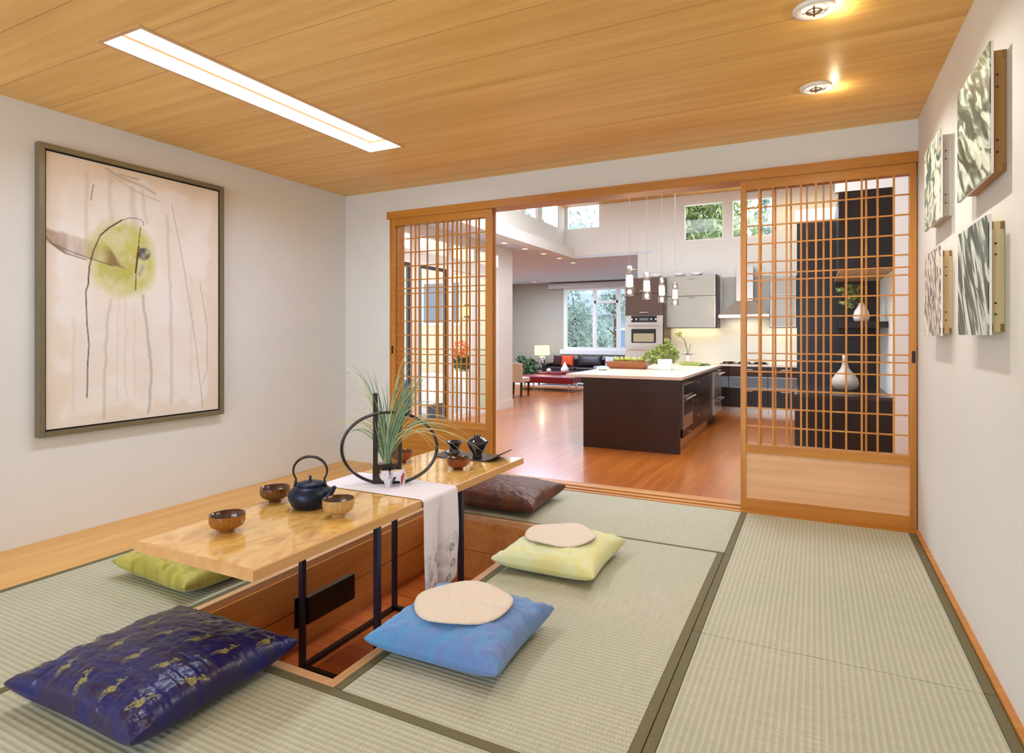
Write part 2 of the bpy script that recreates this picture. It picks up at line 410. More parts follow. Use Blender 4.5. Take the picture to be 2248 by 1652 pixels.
# grooved boards lining the pit
ln = MB(); t_ = .012
for k in range(2):
    z0, z1 = (PZ, -.215) if k == 0 else (-.209, -.03)
    ln.box(PX0, PX0+t_, PY0, PY1, z0, z1).box(PX1-t_, PX1, PY0, PY1, z0, z1).box(PX0+t_, PX1-t_, PY0, PY0+t_, z0, z1).box(PX0+t_, PX1-t_, PY1-t_, PY1, z0, z1)
ln.build('trim_2', M_pit, kind='structure')
bx('trim_3', M_firy, XL, -3.28, YR, YB, -.03, .0, kind='structure')           # wide board along the left wall
bx('trim_4', M_firx, XR-.022, XR, YR, YB-.07, -.03, .012, kind='structure')
tr = MB()
tr.box(-3.28, XR, 4.155, 4.19, -.03, .004).box(-3.36, XR, 4.19, 4.225, -.03, -.004).box(-3.36, XR, 4.225, 4.27, -.03, .004).box(-3.36, XR, 4.27, 4.31, -.03, -.004).box(-3.36, XR, 4.31, YB+.16, -.03, .004)
tr.build('trim_5', M_firx, kind='structure')
hd = MB()
hd.box(-3.372, XR, YB-.022, YB, 2.168, 2.232).box(-3.345, XR, YB, YB+.16, 2.172, 2.225)
hd.build('trim_6', M_firx, kind='structure', bevel=.002)
bx('trim_7', M_fir, -3.345, -3.331, YB-.012, YB+.16, 0, 2.17, kind='structure')
bx('trim_8', M_firx, -3.36, XR, YB+.16, YB+.175, KZ, .004, kind='structure')   # riser down to the kitchen floor

# tatami mats
def mat_(label, x0, x1, y0, y1, weave, borders, bw=.033):
    g = .0015
    t = thing('tatami_mat', label, 'tatami mat', ((x0+x1)/2, (y0+y1)/2, -.03), group='tatami mats covering the floor')
    bx('rush_surface', weave, x0+g+(bw if 'l' in borders else 0), x1-g-(bw if 'r' in borders else 0), y0+g+(bw if 'n' in borders else 0), y1-g-(bw if 'f' in borders else 0), -.03, 0, t, bevel=.0015)
    for s, r in (('l', (x0+g, x0+bw, y0+g, y1-g)), ('r', (x1-bw, x1-g, y0+g, y1-g)), ('n', (x0+g, x1-g, y0+g, y0+bw)), ('f', (x0+g, x1-g, y1-bw, y1-g))):
        if s in borders: bx('cloth_border', M_border, *r, -.03, .0012, t, bevel=.001)
xs = -.428
xe = XR-.022
mat_('tatami mat along the right wall, against the right sliding door', xs, xe, 2.40, 4.155, M_tatY, 'lr')
mat_('tatami mat along the right wall, at the bottom right of the photo', xs, xe, .57, 2.40, M_tatY, 'lr')
mat_('tatami mat in front of the kitchen opening, under the brown cushion', PX0-rw, xs, PY1+rw, 4.155, M_tatX, 'n', .02)
mat_('tatami mat right of the sunken pit, under the blue and pale green cushions', PX1+rw, xs, PY0-rw, PY1+rw, M_tatX, 'lr')
mat_('tatami mat before the near end of the pit, under the navy cushion', PX0-rw, xs, .57, PY0-rw, M_tatX, 'f')
mat_('tatami mat left of the pit, under the olive cushion', -3.28, PX0-rw, .70, 3.10, M_tatX, 'lr')
mat_('tatami mat in the left rear corner, mostly hidden behind the table', -3.28, PX0-rw, 3.10, 4.155, M_tatX, 'lr')
bx('floor', M_tatX, PX0-rw, xe, YR, .57, -.03, 0, kind='structure')
bx('floor', M_tatX, -3.28, PX0-rw, YR, .70, -.03, 0, kind='structure')

# sliding lattice doors: front and rear leaf on each side
def leaf(name, x0, x1, y, vbars, hb, stileL, stileR, pull=None, inner=None):
    d = thing(name, kind='structure', loc=((x0+x1)/2, y, 0))
    th = .030; zt, zb = 2.168, .004
    for a, b in ((x0, x0+stileL), (x1-stileR, x1)): bx('stile', M_fir, a, b, y, y+th, zb, zt, d, bevel=.0015)
    ix0, ix1 = x0+stileL, x1-stileR
    bx('top_rail', M_firx, ix0, ix1, y+.001, y+th-.001, 2.106, zt, d)
    bx('middle_rail', M_firx, ix0, ix1, y+.001, y+th-.001, .375, .432, d)
    bx('bottom_rail', M_firx, ix0, ix1, y+.001, y+th-.001, zb, .076, d)
    bx('lower_panel', M_panel if x0 > -1 else M_firx, ix0, ix1, y+.010, y+.018, .076, .375, d)
    lm = MB(); h = .0055
    for x in vbars: lm.box(x-h, x+h, y+.004, y+.016, .430, 2.108)
    for z in hb: lm.box(ix0-.001, ix1+.001, y+.011, y+.021, z-.0045, z+.0045)
    lm.build('lattice', M_fir, d)
    if pull: bx('finger_pull', M_black, pull-.009, pull+.009, y-.0015, y+.004, .985, 1.055, d)
    return d
z0_, z1_ = .432, 2.106; pit_ = (z1_-z0_)/14
hbars = [z0_+pit_*k for k in range(1, 14)]+[z0_+pit_*9+.046, z0_+pit_*5-.046]
YF, YN = 4.232, 4.275
def xs_on(pxs, y, py=735): return [on_y(p, py, y).x for p in pxs]
fr = [1666.8, 1696.8, 1726.8, 1758.6, 1791.2, 1824, 1857.6, 1891.8, 1926.5, 1962.2]
bk = [1670.5, 1702.3, 1736.6, 1771.5, 1808, 1901.4]
leaf('door_1', -.443, .532, YF, xs_on(fr, YF+.01), hbars, .034, .032, pull=.518)
leaf('door_2', -.443, .532, YN, xs_on(bk, YN+.01), [], .034, .032)
fl_ = [911.9, 961.5, 982.4, 1003.2, 1024.5, 1045.4]
bl_ = [886, 902.3, 920.5, 938.4, 958.5, 974.9, 993.6, 1012.3, 1031.5, 1051.8]
leaf('door_3', -3.331, -2.322, YF, xs_on(fl_, YF+.01), hbars, .035, .060, pull=-3.318)
leaf('door_4', -3.331, -2.322, YN, xs_on(bl_, YN+.01), [], .035, .060)

# ------------------------------------------------------------------ painting on the left wall
pu = (1.772, 2.932); pv = (.581, 2.218); PXF = -3.812
pt = thing('framed_painting', 'large abstract painting with a green disc in a bronze frame on the left wall', 'painting', (XL, (pu[0]+pu[1])/2, pv[0]))
fw = .030
M_frame = plain('pewter_bronze_frame', (124, 116, 92), .38, metal=.35)
M_pblack = plain('black_frame_rebate', (16, 12, 10), .6)
fm = MB()
for a in ((pu[0], pu[0]+fw, pv[0], pv[1]), (pu[1]-fw, pu[1], pv[0], pv[1]), (pu[0]+fw, pu[1]-fw, pv[0], pv[0]+fw), (pu[0]+fw, pu[1]-fw, pv[1]-fw, pv[1])):
    fm.box(XL+.001, PXF, a[0], a[1], a[2], a[3])
fm.build('frame', M_frame, pt, bevel=.002)
bx('rebate', M_pblack, XL+.001, PXF-.022, pu[0]+fw, pu[1]-fw, pv[0]+fw, pv[1]-fw, pt)
nu, nv = 260, 400
uu, vv = np.meshgrid(np.linspace(0, 1, nu), np.linspace(0, 1, nv), indexing='ij')
rng = np.random.RandomState(3)
def fbm(x, y, seed, octs=4):
    r = np.random.RandomState(seed); out = np.zeros_like(x)
    for k in range(octs):
        g = r.rand(34*2**k+4, 34*2**k+4); s = 2**k
        fx = np.clip(x*s, 0, 33*2**k); fy = np.clip(y*s, 0, 33*2**k)
        i = np.floor(fx).astype(int); j = np.floor(fy).astype(int); a = fx-i; b = fy-j
        a = a*a*(3-2*a); b = b*b*(3-2*b)
        out += (g[i, j]*(1-a)*(1-b)+g[i+1, j]*a*(1-b)+g[i, j+1]*(1-a)*b+g[i+1, j+1]*a*b-.5)/2**k
    return out
def A(c): return np.array(lin(c))
asp = 1.59/1.07
C = np.ones((nu, nv, 3))*A((234, 228, 222))
def lay(mask, col): 
    global C
    C = C*(1-mask[..., None])+np.array(col)*mask[..., None]
n1 = fbm(uu*6, vv*9, 1); n2 = fbm(uu*14, vv*4, 2); n3 = fbm(uu*22, vv*22, 5)
lay(np.clip(n1*1.4, 0, .5), A((228, 218, 206)))
lay(np.clip(-n1*1.2, 0, .4), A((238, 236, 236)))
edge = np.minimum(np.minimum(uu, 1-uu)*1.0, np.minimum(vv, 1-vv)*asp)
lay(np.clip((.09+n1*.08-edge)*16, 0, .45), A((224, 206, 184)))
def seg_dist(pts, wob=0, seed=0):
    d = np.full(uu.shape, 9.); 
    X = uu+wob*fbm(uu*10, vv*20, 40+seed); Y = vv*asp
    for (a, b) in zip(pts[:-1], pts[1:]):
        ax, ay, bx_, by = a[0], a[1]*asp, b[0], b[1]*asp
        t = np.clip(((X-ax)*(bx_-ax)+(Y-ay)*(by-ay))/((bx_-ax)**2+(by-ay)**2+1e-9), 0, 1)
        d = np.minimum(d, np.hypot(X-ax-t*(bx_-ax), Y-ay-t*(by-ay)))
    return d
def line(pts, w, col, op=1., soft=.6, wob=.004, seed=0):
    d = seg_dist(pts, wob*.35, seed); lay(np.clip((w-d)/(w*soft), 0, 1)*op, A(col))
for pts, w, op in (([(.312, .478), (.291, .303), (.283, .02)], .012, .5), ([(.504, .5), (.518, .381), (.55, .236), (.55, .147), (.534, .02)], .013, .75), ([(.646, .845), (.671, .465), (.678, .05)], .016, .4),
                   ([(.195, .95), (.195, .70)], .016, .35), ([(.312, .964), (.323, .783)], .02, .3), ([(.44, .93), (.451, .774)], .028, .35), ([(.50, .93), (.52, .80)], .016, .3), ([(.40, .48), (.40, .1)], .008, .25), ([(.36, .48), (.35, .08)], .006, .25), ([(.13, .4), (.13, .06)], .014, .2), ([(.81, .6), (.81, .1)], .012, .15), ([(.45, .45), (.455, .1)], .006, .25)):
    line(pts, w, (176, 174, 160), op, .8, .03, 3)
rb = np.hypot((uu-.385)*1.0, (vv-.640)*asp*.86)+n3*.030+n1*.022
lay(np.clip((.215-rb)/.05, 0, 1)*np.clip(.80+n3*.5, 0, 1), A((196, 196, 106)))
lay(np.clip((.12-np.hypot(uu-.36, (vv-.60)*asp)+n3*.05)/.1, 0, .55), A((176, 172, 70)))
up = np.interp(uu, [0, .08, .157, .25, .301, .335, .355, .38, .411], [.727, .722, .711, .700, .690, .668, .640, .620, .606]); lo_ = np.interp(uu, [0, .061, .177, .323, .411], [.672, .643, .629, .609, .598])
ins = np.clip((up-vv+n3*.006)/.012, 0, 1)*np.clip((vv-lo_+n3*.006)/.006, 0, 1)*(uu < .415)
lay(ins*np.clip(.62+n2*.9+.5*(uu-.15), .12, .95), A((160, 128, 100)))
lay(ins*np.clip(.6-abs(uu-.34)*7, 0, .7), A((112, 84, 50)))
line([(.0, .690), (.03, .668), (.09, .640), (.19, .624)], .006, (84, 78, 76), .85, .9, .01, 1)
line([(.02, .672), (.1, .652), (.2, .632), (.33, .61)], .003, (70, 60, 54), .9)
dk = np.hypot(uu-.505, (vv-.672)*asp)+n3*.012
lay(np.clip((.044-dk)/.012, 0, 1)*np.clip(.9+n3, 0, 1), A((78, 84, 90)))
line([(.5, .62), (.48, .585)], .018, (140, 146, 140), .6, .9, .02)
line([(.476, .70), (.466, .655)], .008, (176, 60, 40), .9)
line([(.470, .665), (.457, .592)], .007, (44, 26, 26), 1.)
line([(.504, .788), (.500, .805), (.481, .812), (.423, .81), (.378, .795)], .0035, (120, 112, 104), .9)
line([(.378, .795), (.312, .759), (.264, .724)], .0055, (46, 40, 40), 1.)
line([(.264, .724), (.228, .66), (.207, .6), (.202, .533)], .0045, (56, 50, 46), .95)
line([(.207, .6), (.202, .533), (.189, .503), (.195, .378), (.205, .304), (.199, .23), (.195, .105)], .0048, (74, 66, 66), .95, seed=2)
line([(.486, .778), (.46, .617), (.457, .522)], .0035, (60, 48, 44), 1.)
line([(.228, .913), (.214, .852)], .003, (70, 60, 60), 1.)
line([(.678, .898), (.757, .637), (.839, .297), (.888, .016)], .003, (140, 130, 118), .7)
line([(.867, .575), (.917, .384), (.921, .19), (.888, .121)], .0028, (130, 118, 108), .7)
line([(.29, .985), (.36, .965), (.434, .955), (.50, .948), (.57, .93)], .012, (150, 146, 136), .55, .9, .06)
line([(.36, .975), (.47, .972)], .006, (110, 104, 100), .6, .9, .05)
line([(.33, .96), (.42, .93), (.6, .90)], .006, (170, 164, 150), .6, .9, .05)
P = np.zeros((nu, nv, 3)); P[..., 0] = PXF-.014; P[..., 1] = pu[0]+fw+.010+uu*(pu[1]-pu[0]-2*fw-.020); P[..., 2] = pv[0]+fw+.010+vv*(pv[1]-pv[0]-2*fw-.020)
M_canvas = attr_mat('painted_canvas', .6, .3, bumpy=.1, bscale=(60, 60, 60))
# canvas is mounted on a board so it has thickness
bx('stretcher', M_linen, PXF-.021, PXF-.0145, pu[0]+fw+.010, pu[1]-fw-.010, pv[0]+fw+.010, pv[1]-fw-.010, pt)
grid_mesh('canvas', P, C, M_canvas, pt, local=False, smooth=False)

# ------------------------------------------------------------------ four water photographs on boxes, right wall
def water(name, dark, mid, light, scale, rot, stretch, th, seed):
    m, n, b = new_mat(name)
    v0 = coords(n, (1, 1, 1), (rot, 0, 0)); mp2 = N(n, 'ShaderNodeMapping'); mp2.inputs['Scale'].default_value = (1, stretch[0], stretch[1]); n.links.new(v0, mp2.inputs[0]); v = mp2.outputs[0]; vm = N(n, 'ShaderNodeVectorMath', operation='ADD'); n.links.new(v, vm.inputs[0]); vm.inputs[1].default_value = (seed, seed*1.7, seed*.3)
    f = noise(n, vm.outputs[0], scale, 2.5, .45, .9)
    n.links.new(ramp(n, f, [(th-.10, lin(dark)), (th-.015, lin(mid)), (th+.025, lin(light)), (th+.2, lin((236, 240, 230)))]), b.inputs['Base Color'])
    b.inputs['Roughness'].default_value = .35; return m
boxw = [wood('art_box_wood_a', (150, 104, 44), (178, 132, 66), 'Z', 1, .5), wood('art_box_wood_b', (196, 178, 124), (222, 206, 158), 'Z', 1, .5), plain('art_box_grey', (196, 184, 168), .6), wood('art_box_wood_c', (206, 172, 124), (226, 198, 152), 'Z', 1, .5)]
M_joint = plain('box_joint_end_grain', (138, 98, 46), .6)
arts = [('upper right photo panel of dark green rippled water, nearest the ceiling', 2.365, 2.85, 1.66, 2.075, (64, 70, 56), (120, 136, 116), (186, 206, 190), 6, -.55, (1, 3.0), .50, 0, 4),
        ('lower right photo panel of teal water with long glints', 2.385, 2.835, 1.15, 1.535, (44, 62, 60), (96, 128, 120), (200, 214, 208), 6, -.95, (.8, 4), .52, 1, 9),
        ('upper left photo panel of white foam over dark green water, by the sliding door', 3.21, 3.63, 1.668, 2.06, (60, 92, 84), (150, 170, 150), (206, 204, 192), 9, .2, (1.2, 1.6), .485, 2, 17),
        ('lower left photo panel of fine grey glittering water, by the sliding door', 3.21, 3.63, 1.146, 1.545, (84, 84, 80), (140, 138, 132), (224, 218, 212), 14, -1.2, (1, 3), .50, 3, 23)]
for lab, y0, y1, z0, z1, dk_, md_, lt_, s_, rt_, st_, th_, bi, sd in arts:
    t = thing('photo_panel', lab, 'wall art', (XR, (y0+y1)/2, z0), group='water photographs on the right wall')
    xp = XR-.047
    bx('photo_print', water('water_print_%d' % bi, dk_, md_, lt_, s_, rt_, st_, th_, sd), xp-.003, xp, y0, y1, z0, z1, t)
    bx('print_backing', M_white, xp, xp+.007, y0, y1, z0, z1, t)
    xb0, xb1 = xp+.007, XR-.001
    yb0, yb1 = y0+.035, y1-.06
    zb0, zb1 = z0+.01, z1-.02
    MB().box(xb0, xb1, yb0, yb0+.018, zb0, zb1).box(xb0, xb1, yb1-.018, yb1, zb0, zb1).box(xb0, xb1, yb0+.018, yb1-.018, zb0, zb0+.018).box(xb0, xb1, yb0+.018, yb1-.018, zb1-.018, zb1).build('support_box', boxw[bi], t)
    if bi != 2:
        for z in (zb0+.001, zb1-.026):
            for x in (xb0+.0005, xb1-.0105): bx('finger_joint', M_joint, x, x+.010, yb0-.0006, yb0+.004, z, z+.025, t)
    for q in (.16, .26, .70, .80):
        zz = zb0+(zb1-zb0)*q; xm = (xb0+xb1)/2-.003
        MB().cyl((xm, yb0-.0012, zz), (xm, yb0+.002, zz), .0034, 12).build('screw', M_black, t)

# ------------------------------------------------------------------ low table over the pit
TX0, TX1, TY0, TY1, TZ = -2.215, -1.592, 1.328, 3.305, .40
tb = thing('low_table', 'long varnished maple low table standing in the sunken pit', 'table', ((TX0+TX1)/2, (TY0+TY1)/2, PZ))
bx('tabletop', M_table, TX0+.012, TX1-.012, TY0+.012, TY1-.012, TZ-.034, TZ, tb, bevel=.001)
MB().box(TX0, TX0+.012, TY0, TY1, TZ-.035, TZ).box(TX1-.012, TX1, TY0, TY1, TZ-.035, TZ).box(TX0+.012, TX1-.012, TY0, TY0+.012, TZ-.035, TZ).box(TX0+.012, TX1-.012, TY1-.012, TY1, TZ-.035, TZ).build('edge_band', M_edge, tb)
M_leg = plain('dark_steel_leg', (62, 62, 86), .3, metal=.6)
lx0, lx1, ly0, ly1 = -2.108, -1.672, 2.03, 2.708
for x, y in ((lx0, ly0), (lx0, ly1), (lx1, ly0), (lx1, ly1)):
    bx('leg', M_leg, x-.0125, x+.0125, y-.0125, y+.0125, PZ+.02, TZ-.035, tb, bevel=.002)
MB().box(lx0-.0125, lx1+.0125, ly0-.0125, ly0+.0125, PZ, PZ+.02).box(lx0-.0125, lx1+.0125, ly1-.0125, ly1+.0125, PZ, PZ+.02).box(lx0-.0125, lx0+.0125, ly0+.0125, ly1-.0125, PZ, PZ+.02).box(lx1-.0125, lx1+.0125, ly0+.0125, ly1-.0125, PZ, PZ+.02).build('base_frame', M_black, tb)
MB().box(lx0-.004, lx0+.02, 2.045, 2.36, -.185, -.062).box(lx0-.02, lx0-.0125, 2.0, 2.06, -.195, -.055).build('crossbar', M_black, tb)
bx('underside_bracket', M_leg, lx0+.02, TX1-.05, 1.95, 2.02, TZ-.047, TZ-.035, tb)

# runner: an unbroken cloth across the table, hanging on the right
def runner():
    n, m = 110, 60
    s = np.linspace(0, 1, n); t = np.linspace(0, 1, m)
    xa, xb = TX0+.0, TX1+.004
    top = xb-xa; drop = .50; tot = top+drop
    P = np.zeros((n, m, 3)); C = np.ones((n, m, 3))*A((232, 228, 236))
    for i, a in enumerate(s):
        L = a*tot
        for j, b in enumerate(t):
            ysk = 2.235+b*.285+ (0.02*(1-a))
            if L < top:
                x = xa+L; z = TZ+.0025; 
                r = .012
                if top-L < r: z -= (1-(top-L)/r)**2*.008
                y = ysk-(1-L/top)*.02+(.10*(1-L/top))*b*.2
            else:
                d = L-top
                lim = drop*(1-.18*b)
                d = d/drop*lim
                fold = .010*math.sin(b*math.pi*3.1+.4)*min(1, d/.12)+.004*math.sin(b*23)*min(1, d/.2)
                x = xb+.004+fold+.016*math.exp(-((b-.5)/.05)**2)*min(1, d/.1)*-1+.012*d/.5
                y = ysk+(.012*math.sin(d*9)*(b-.4))+(.02*math.sin(min(d, .35)*7.5)*(b**3))
                z = TZ+.0005-.006-d
            P[i, j] = (x, y, z)
    # woven print at the foot: rings and leaf marks
    S, T = np.meshgrid(s*tot-top, t*.285, indexing='ij')
    g = np.random.RandomState(2)
    low = np.clip((S-.23)/.04, 0, 1)
    nz = fbm(S*30+2, T*40+2, 8)
    C = C*(1-(low*np.clip(.25+nz, 0, .5))[..., None])+A((176, 168, 172))*(low*np.clip(.25+nz, 0, .5))[..., None]
    for cx, cy in ((.36, .045), (.40, .22), (.31, .21), (.43, .08), (.30, .10), (.46, .19), (.37, .13)):
        r = np.hypot(S-cx, T-cy)
        q = np.clip(1.4-abs(r-.014)/.006, 0, 1)*(g.rand()*.3+.65)
        C = C*(1-q[..., None])+A((104, 100, 104))*q[..., None]
    for cx, cy in ((.26, .03), (.24, .24), (.34, .26), (.43, .02), (.40, .12)):
        q = np.clip(1-np.hypot((S-cx)/.006+(T-cy)/.02, (T-cy)/.016), 0, 1)*.7
        C = C*(1-q[..., None])+A((110, 106, 104))*q[..., None]
    return P, C
P, C = runner()
M_runner = attr_mat('linen_runner', .8, .2, sheen=.2, bumpy=.25, bscale=(160, 160, 160))
o = grid_mesh('table_runner', P, C, M_runner)
so = o.modifiers.new('thick', 'SOLIDIFY'); so.thickness = .0018; so.offset = 1
tag(o, 'cream cloth runner across the table with printed rings on its hanging end', 'table runner')

# bowls
def bowl(label, px, py, r, h, mo, group, ribs=True, foot=.42):
    c = on_z(px, py, TZ)
    b = thing('soup_bowl', label, 'bowl', (c.x, c.y, TZ), group=group)
    pr = [(r*foot*.96, 0), (r*foot, .002), (r*foot*.93, h*.20), (r*.62, h*.235), (r*.88, h*.38), (r*.985, h*.62), (r, h)]
    sg = 72 if ribs else 48
    mb = MB().lathe(pr, c.x, c.y, TZ, sg, cap=True)
    mb.f.pop()
    if ribs:
        for i in range(len(pr)):
            if 3 <= i <= 5:
                for k in range(sg):
                    x, y, z = mb.v[i*sg+k]; q = 1.0+(.018 if k % 3 else -.02)
                    mb.v[i*sg+k] = (c.x+(x-c.x)*q, c.y+(y-c.y)*q, z)
    mb.build('outside', mo, b, smooth=True)
    MB().lathe([(r, h), (r*.955, h-.001), (r*.935, h*.62), (r*.80, h*.40), (r*.5, h*.29), (.0, h*.27)], c.x, c.y, TZ, 48, cap=False).build('lining', M_bowl_in, b, smooth=True)
    return b
G1 = 'ribbed wooden bowls at the near end of the table'
bowl('amber brown ribbed bowl at the near left corner of the table', 499, 1166, .0645, .068, M_bowl_a, G1)
bowl('dark brown ribbed bowl left of the iron teapot', 604, 1100, .0645, .066, M_bowl_b, G1)
bowl('pale ribbed wooden bowl right of the iron teapot', 743, 1132, .0645, .074, M_bowl_c, G1)
bowl('red brown lacquer bowl in front of the slate tray', 1006, 1029, .066, .062, M_red_lacq, 'red lacquer bowls at the far end of the table', False)
bowl('red brown lacquer bowl behind the black flower vase', 882, 1014, .066, .066, M_red_lacq, 'red lacquer bowls at the far end of the table', False)

# iron teapot
c = on_z(681, 1112, TZ)
tp = thing('iron_teapot', 'blue-black cast iron teapot with an arched handle', 'teapot', (c.x, c.y, TZ))
tr_ = .092
MB().lathe([(.055, 0), (.068, .003), (.080, .016), (.089, .036), (.0925, .052), (.088, .070), (.074, .088), (.058, .096), (.055, .098)], c.x, c.y, TZ, 56, cap=True).build('body', M_iron, tp, smooth=True)
MB().lathe([(.058, .097), (.060, .101), (.056, .106), (.040, .111), (.012, .115), (.006, .116), (.006, .118), (.0055, .135), (.004, .137), (0, .137)], c.x, c.y, TZ, 40, cap=False).build('lid', M_iron, tp, smooth=True)
rt = Vector((cT, sT, 0))       # handle and spout lie roughly across the view
hp = []
for k in range(25):
    a = math.radians(-32+244*k/24)
    q = Vector((c.x, c.y, TZ+.158))+rt*(math.cos(a)*.074)+Vector((0, 0, math.sin(a)*.062))
    hp.append(q)
MB().tube(hp, [.0036+.0026*math.sin(math.pi*k/24) for k in range(25)], 8).build('handle', M_black, tp, smooth=True)
for s in (-1, 1):
    q = Vector((c.x, c.y, 0))+rt*(s*.064); lg = MB().tube([(q.x, q.y, TZ+.088), (q.x, q.y, TZ+.104), (q.x-rt.x*s*.003, q.y-rt.y*s*.003, TZ+.128)], [.010, .007, .003], 8); lg.build('handle_lug', M_iron, tp, smooth=True)
sd_ = (rt+Vector((.15, -.3, 0))).normalized()
b0 = Vector((c.x, c.y, TZ))
MB().tube([b0+sd_*.078+Vector((0, 0, .045)), b0+sd_*.098+Vector((0, 0, .060)), b0+sd_*.112+Vector((0, 0, .080)), b0+sd_*.126+Vector((0, 0, .098))], [.021, .0165, .012, .0085], 12).build('spout', M_iron, tp, smooth=True)

# black vase with uprights and an oval ring, holding grasses
vc = Vector((-1.935, 2.43, TZ+.003))
va = math.radians(33); vr = Vector((math.cos(va), math.sin(va), 0)); vn = Vector((-vr.y, vr.x, 0))
fv = thing('flower_vase', 'tall black bamboo vase with two uprights and a large ring on the runner', 'vase', vc)
M_bamboo = plain('black_brown_lacquered_bamboo', (26, 14, 10), .25, coat=.4)
def ob(mb, u0, u1, w0, w1, z0, z1):
    vs = [vc+vr*u+vn*w+Vector((0, 0, z)) for z in (z0, z1) for w in (w0, w1) for u in (u0, u1)]
    mb.add(vs, [(0, 2, 3, 1), (4, 5, 7, 6), (0, 1, 5, 4), (2, 6, 7, 3), (0, 4, 6, 2), (1, 3, 7, 5)])
cb = MB(); ob(cb, -.072, .072, -.034, .034, 0, .098); cb.build('container', M_bamboo, fv, bevel=.006)
um = MB(); ob(um, -.072, -.050, -.016, .016, .08, .455); um.build('upright', M_bamboo, fv, bevel=.004)
um = MB(); ob(um, .052, .072, -.016, .016, .08, .378); um.build('upright', M_bamboo, fv, bevel=.004)
rr, rz_ = .236, .180
MB().tube([vc+vr*(rr*math.cos(2*math.pi*k/72)+.012)+vn*-.024+Vector((0, 0, .179+rz_*math.sin(2*math.pi*k/72))) for k in range(72)], .0080, 8, closed=True).build('ring', M_bamboo, fv, smooth=True)
# grasses
ga = thing('grass_arrangement', 'spray of blue-green grass blades standing in the black vase', 'grass', vc+Vector((0, 0, .08)))
rng_ = random.Random(11)
gb = vc+Vector((0, 0, .075))-vr*.002
tips = [(712, 815, 1), (716, 848, 1), (742, 830, 1), (704, 935, 1), (745, 878, 1), (820, 812, 0), (815, 822, 0), (905, 850, 0), (925, 812, 0), (932, 820, 0), (940, 806, 1), (958, 815, 1), (915, 830, 0),
        (965, 852, 1), (990, 838, 1), (1005, 850, 1), (1000, 925, 1), (985, 905, 1), (1010, 940, 1), (1045, 985, 1), (995, 960, 1), (975, 915, 1), (1002, 995, 1), (965, 945, 1), (950, 985, 1), (760, 925, 1), (783, 1075, 1), (758, 1055, 1), (773, 935, 1), (808, 945, 1), (795, 905, 1),
        (750, 965, 1), (725, 1000, 1), (868, 850, 0), (880, 840, 0), (890, 865, 0), (855, 880, 0), (870, 900, 0), (842, 872, 0), (848, 905, 0), (897, 838, 0), (908, 872, 0), (935, 850, 0), (945, 875, 1), (838, 850, 0), (980, 870, 1), (905, 900, 0), (920, 880, 0)]
gm = MB(); sm_ = MB()
view_side = Vector((cT, sT, 0))
for i, (px, py, far) in enumerate(tips+[(a+rng_.uniform(-24, 24), b+rng_.uniform(-18, 18), c) for a, b, c in tips]):
    tip = on_y(px, py, 2.43+rng_.uniform(-.10, .12))
    d = tip-gb
    b = gb+Vector((rng_.uniform(-.012, .012), rng_.uniform(-.012, .012), 0))
    if far:
        hgt = max(tip.z, TZ+.28)+rng_.uniform(.02, .07)-b.z
        c1 = b+Vector((d.x*.06, d.y*.06, hgt*.62)); c2 = b+Vector((d.x*.45, d.y*.45, hgt*1.25))
    else:
        c1 = b+Vector((d.x*.12, d.y*.12, d.z*.4)); c2 = b+Vector((d.x*.5, d.y*.5, d.z*.82))
    pts = [b*(1-t)**3+c1*3*t*(1-t)**2+c2*3*t*t*(1-t)+tip*t**3 for t in [k/16 for k in range(17)]]
    side = (view_side+Vector((0, 0, .3*rng_.uniform(-1, 1)))).normalized()
    tgt = sm_ if (far and i % 3 != 2) else gm
    tgt.ribbon(pts, rng_.uniform(.0030, .0042) if far else rng_.uniform(.0036, .0052), side if abs(d.x) < abs(d.z)*1.2 else Vector((0, .3, 1)).normalized())
for k in range(26):
    a = rng_.uniform(-.35, .35); hh = rng_.uniform(.14, .30)
    tip = gb+vr*(a*hh*1.2)+vn*rng_.uniform(-.04, .04)+Vector((0, 0, hh))
    pts = [gb*(1-t)+tip*t+vr*(a*.03*math.sin(t*3)) for t in [q/8 for q in range(9)]]
    gm.ribbon(pts, rng_.uniform(.003, .005), view_side)
gm.build('green_blades', M_grass, ga); sm_.build('dry_blades', M_straw, ga)

# folded paper ox
oc = on_z(862, 1066, TZ+.003)
ox = thing('paper_ox', 'small white folded ox figure with red and gold marks before the vase', 'figurine', oc)
M_paper = plain('white_glazed_paper', (226, 226, 238), .4)
M_gold = plain('gold_leaf', (214, 176, 86), .35, metal=.5)
M_redp = plain('red_brown_patch', (160, 60, 40), .5)
M_blkp = plain('black_patch', (46, 44, 52), .5)
M_purp = plain('purple_ear', (150, 90, 150), .5)
def lo(u, w, z): return oc+rt*u+Vector((-sT, cT, 0))*w+Vector((0, 0, z))
def wedge(mb, pts, w0, w1):
    n = len(pts); vs = [lo(u, w0, z) for u, z in pts]+[lo(u, w1, z) for u, z in pts]
    mb.add(vs, [tuple(range(n)), tuple(range(2*n-1, n-1, -1))]+[(i, n+i, n+(i+1) % n, (i+1) % n) for i in range(n)])
bm_ = MB(); wedge(bm_, [(-.012, .030), (.052, .028), (.060, .052), (.054, .076), (-.010, .074)], -.018, .030); bm_.build('body', M_paper, ox)
for u0, u1, w0, w1, s in ((-.030, -.008, -.034, -.020, 1), (-.022, -.006, .012, .026, 1), (.040, .056, -.026, -.012, 1), (.040, .056, .014, .028, 1)):
    l_ = MB(); wedge(l_, [(u0+.004, 0), (u1, 0), (u1+.004, .045), (u0-.014*s*(u0 < 0), .050)], w0, w1); l_.build('leg', M_paper, ox)
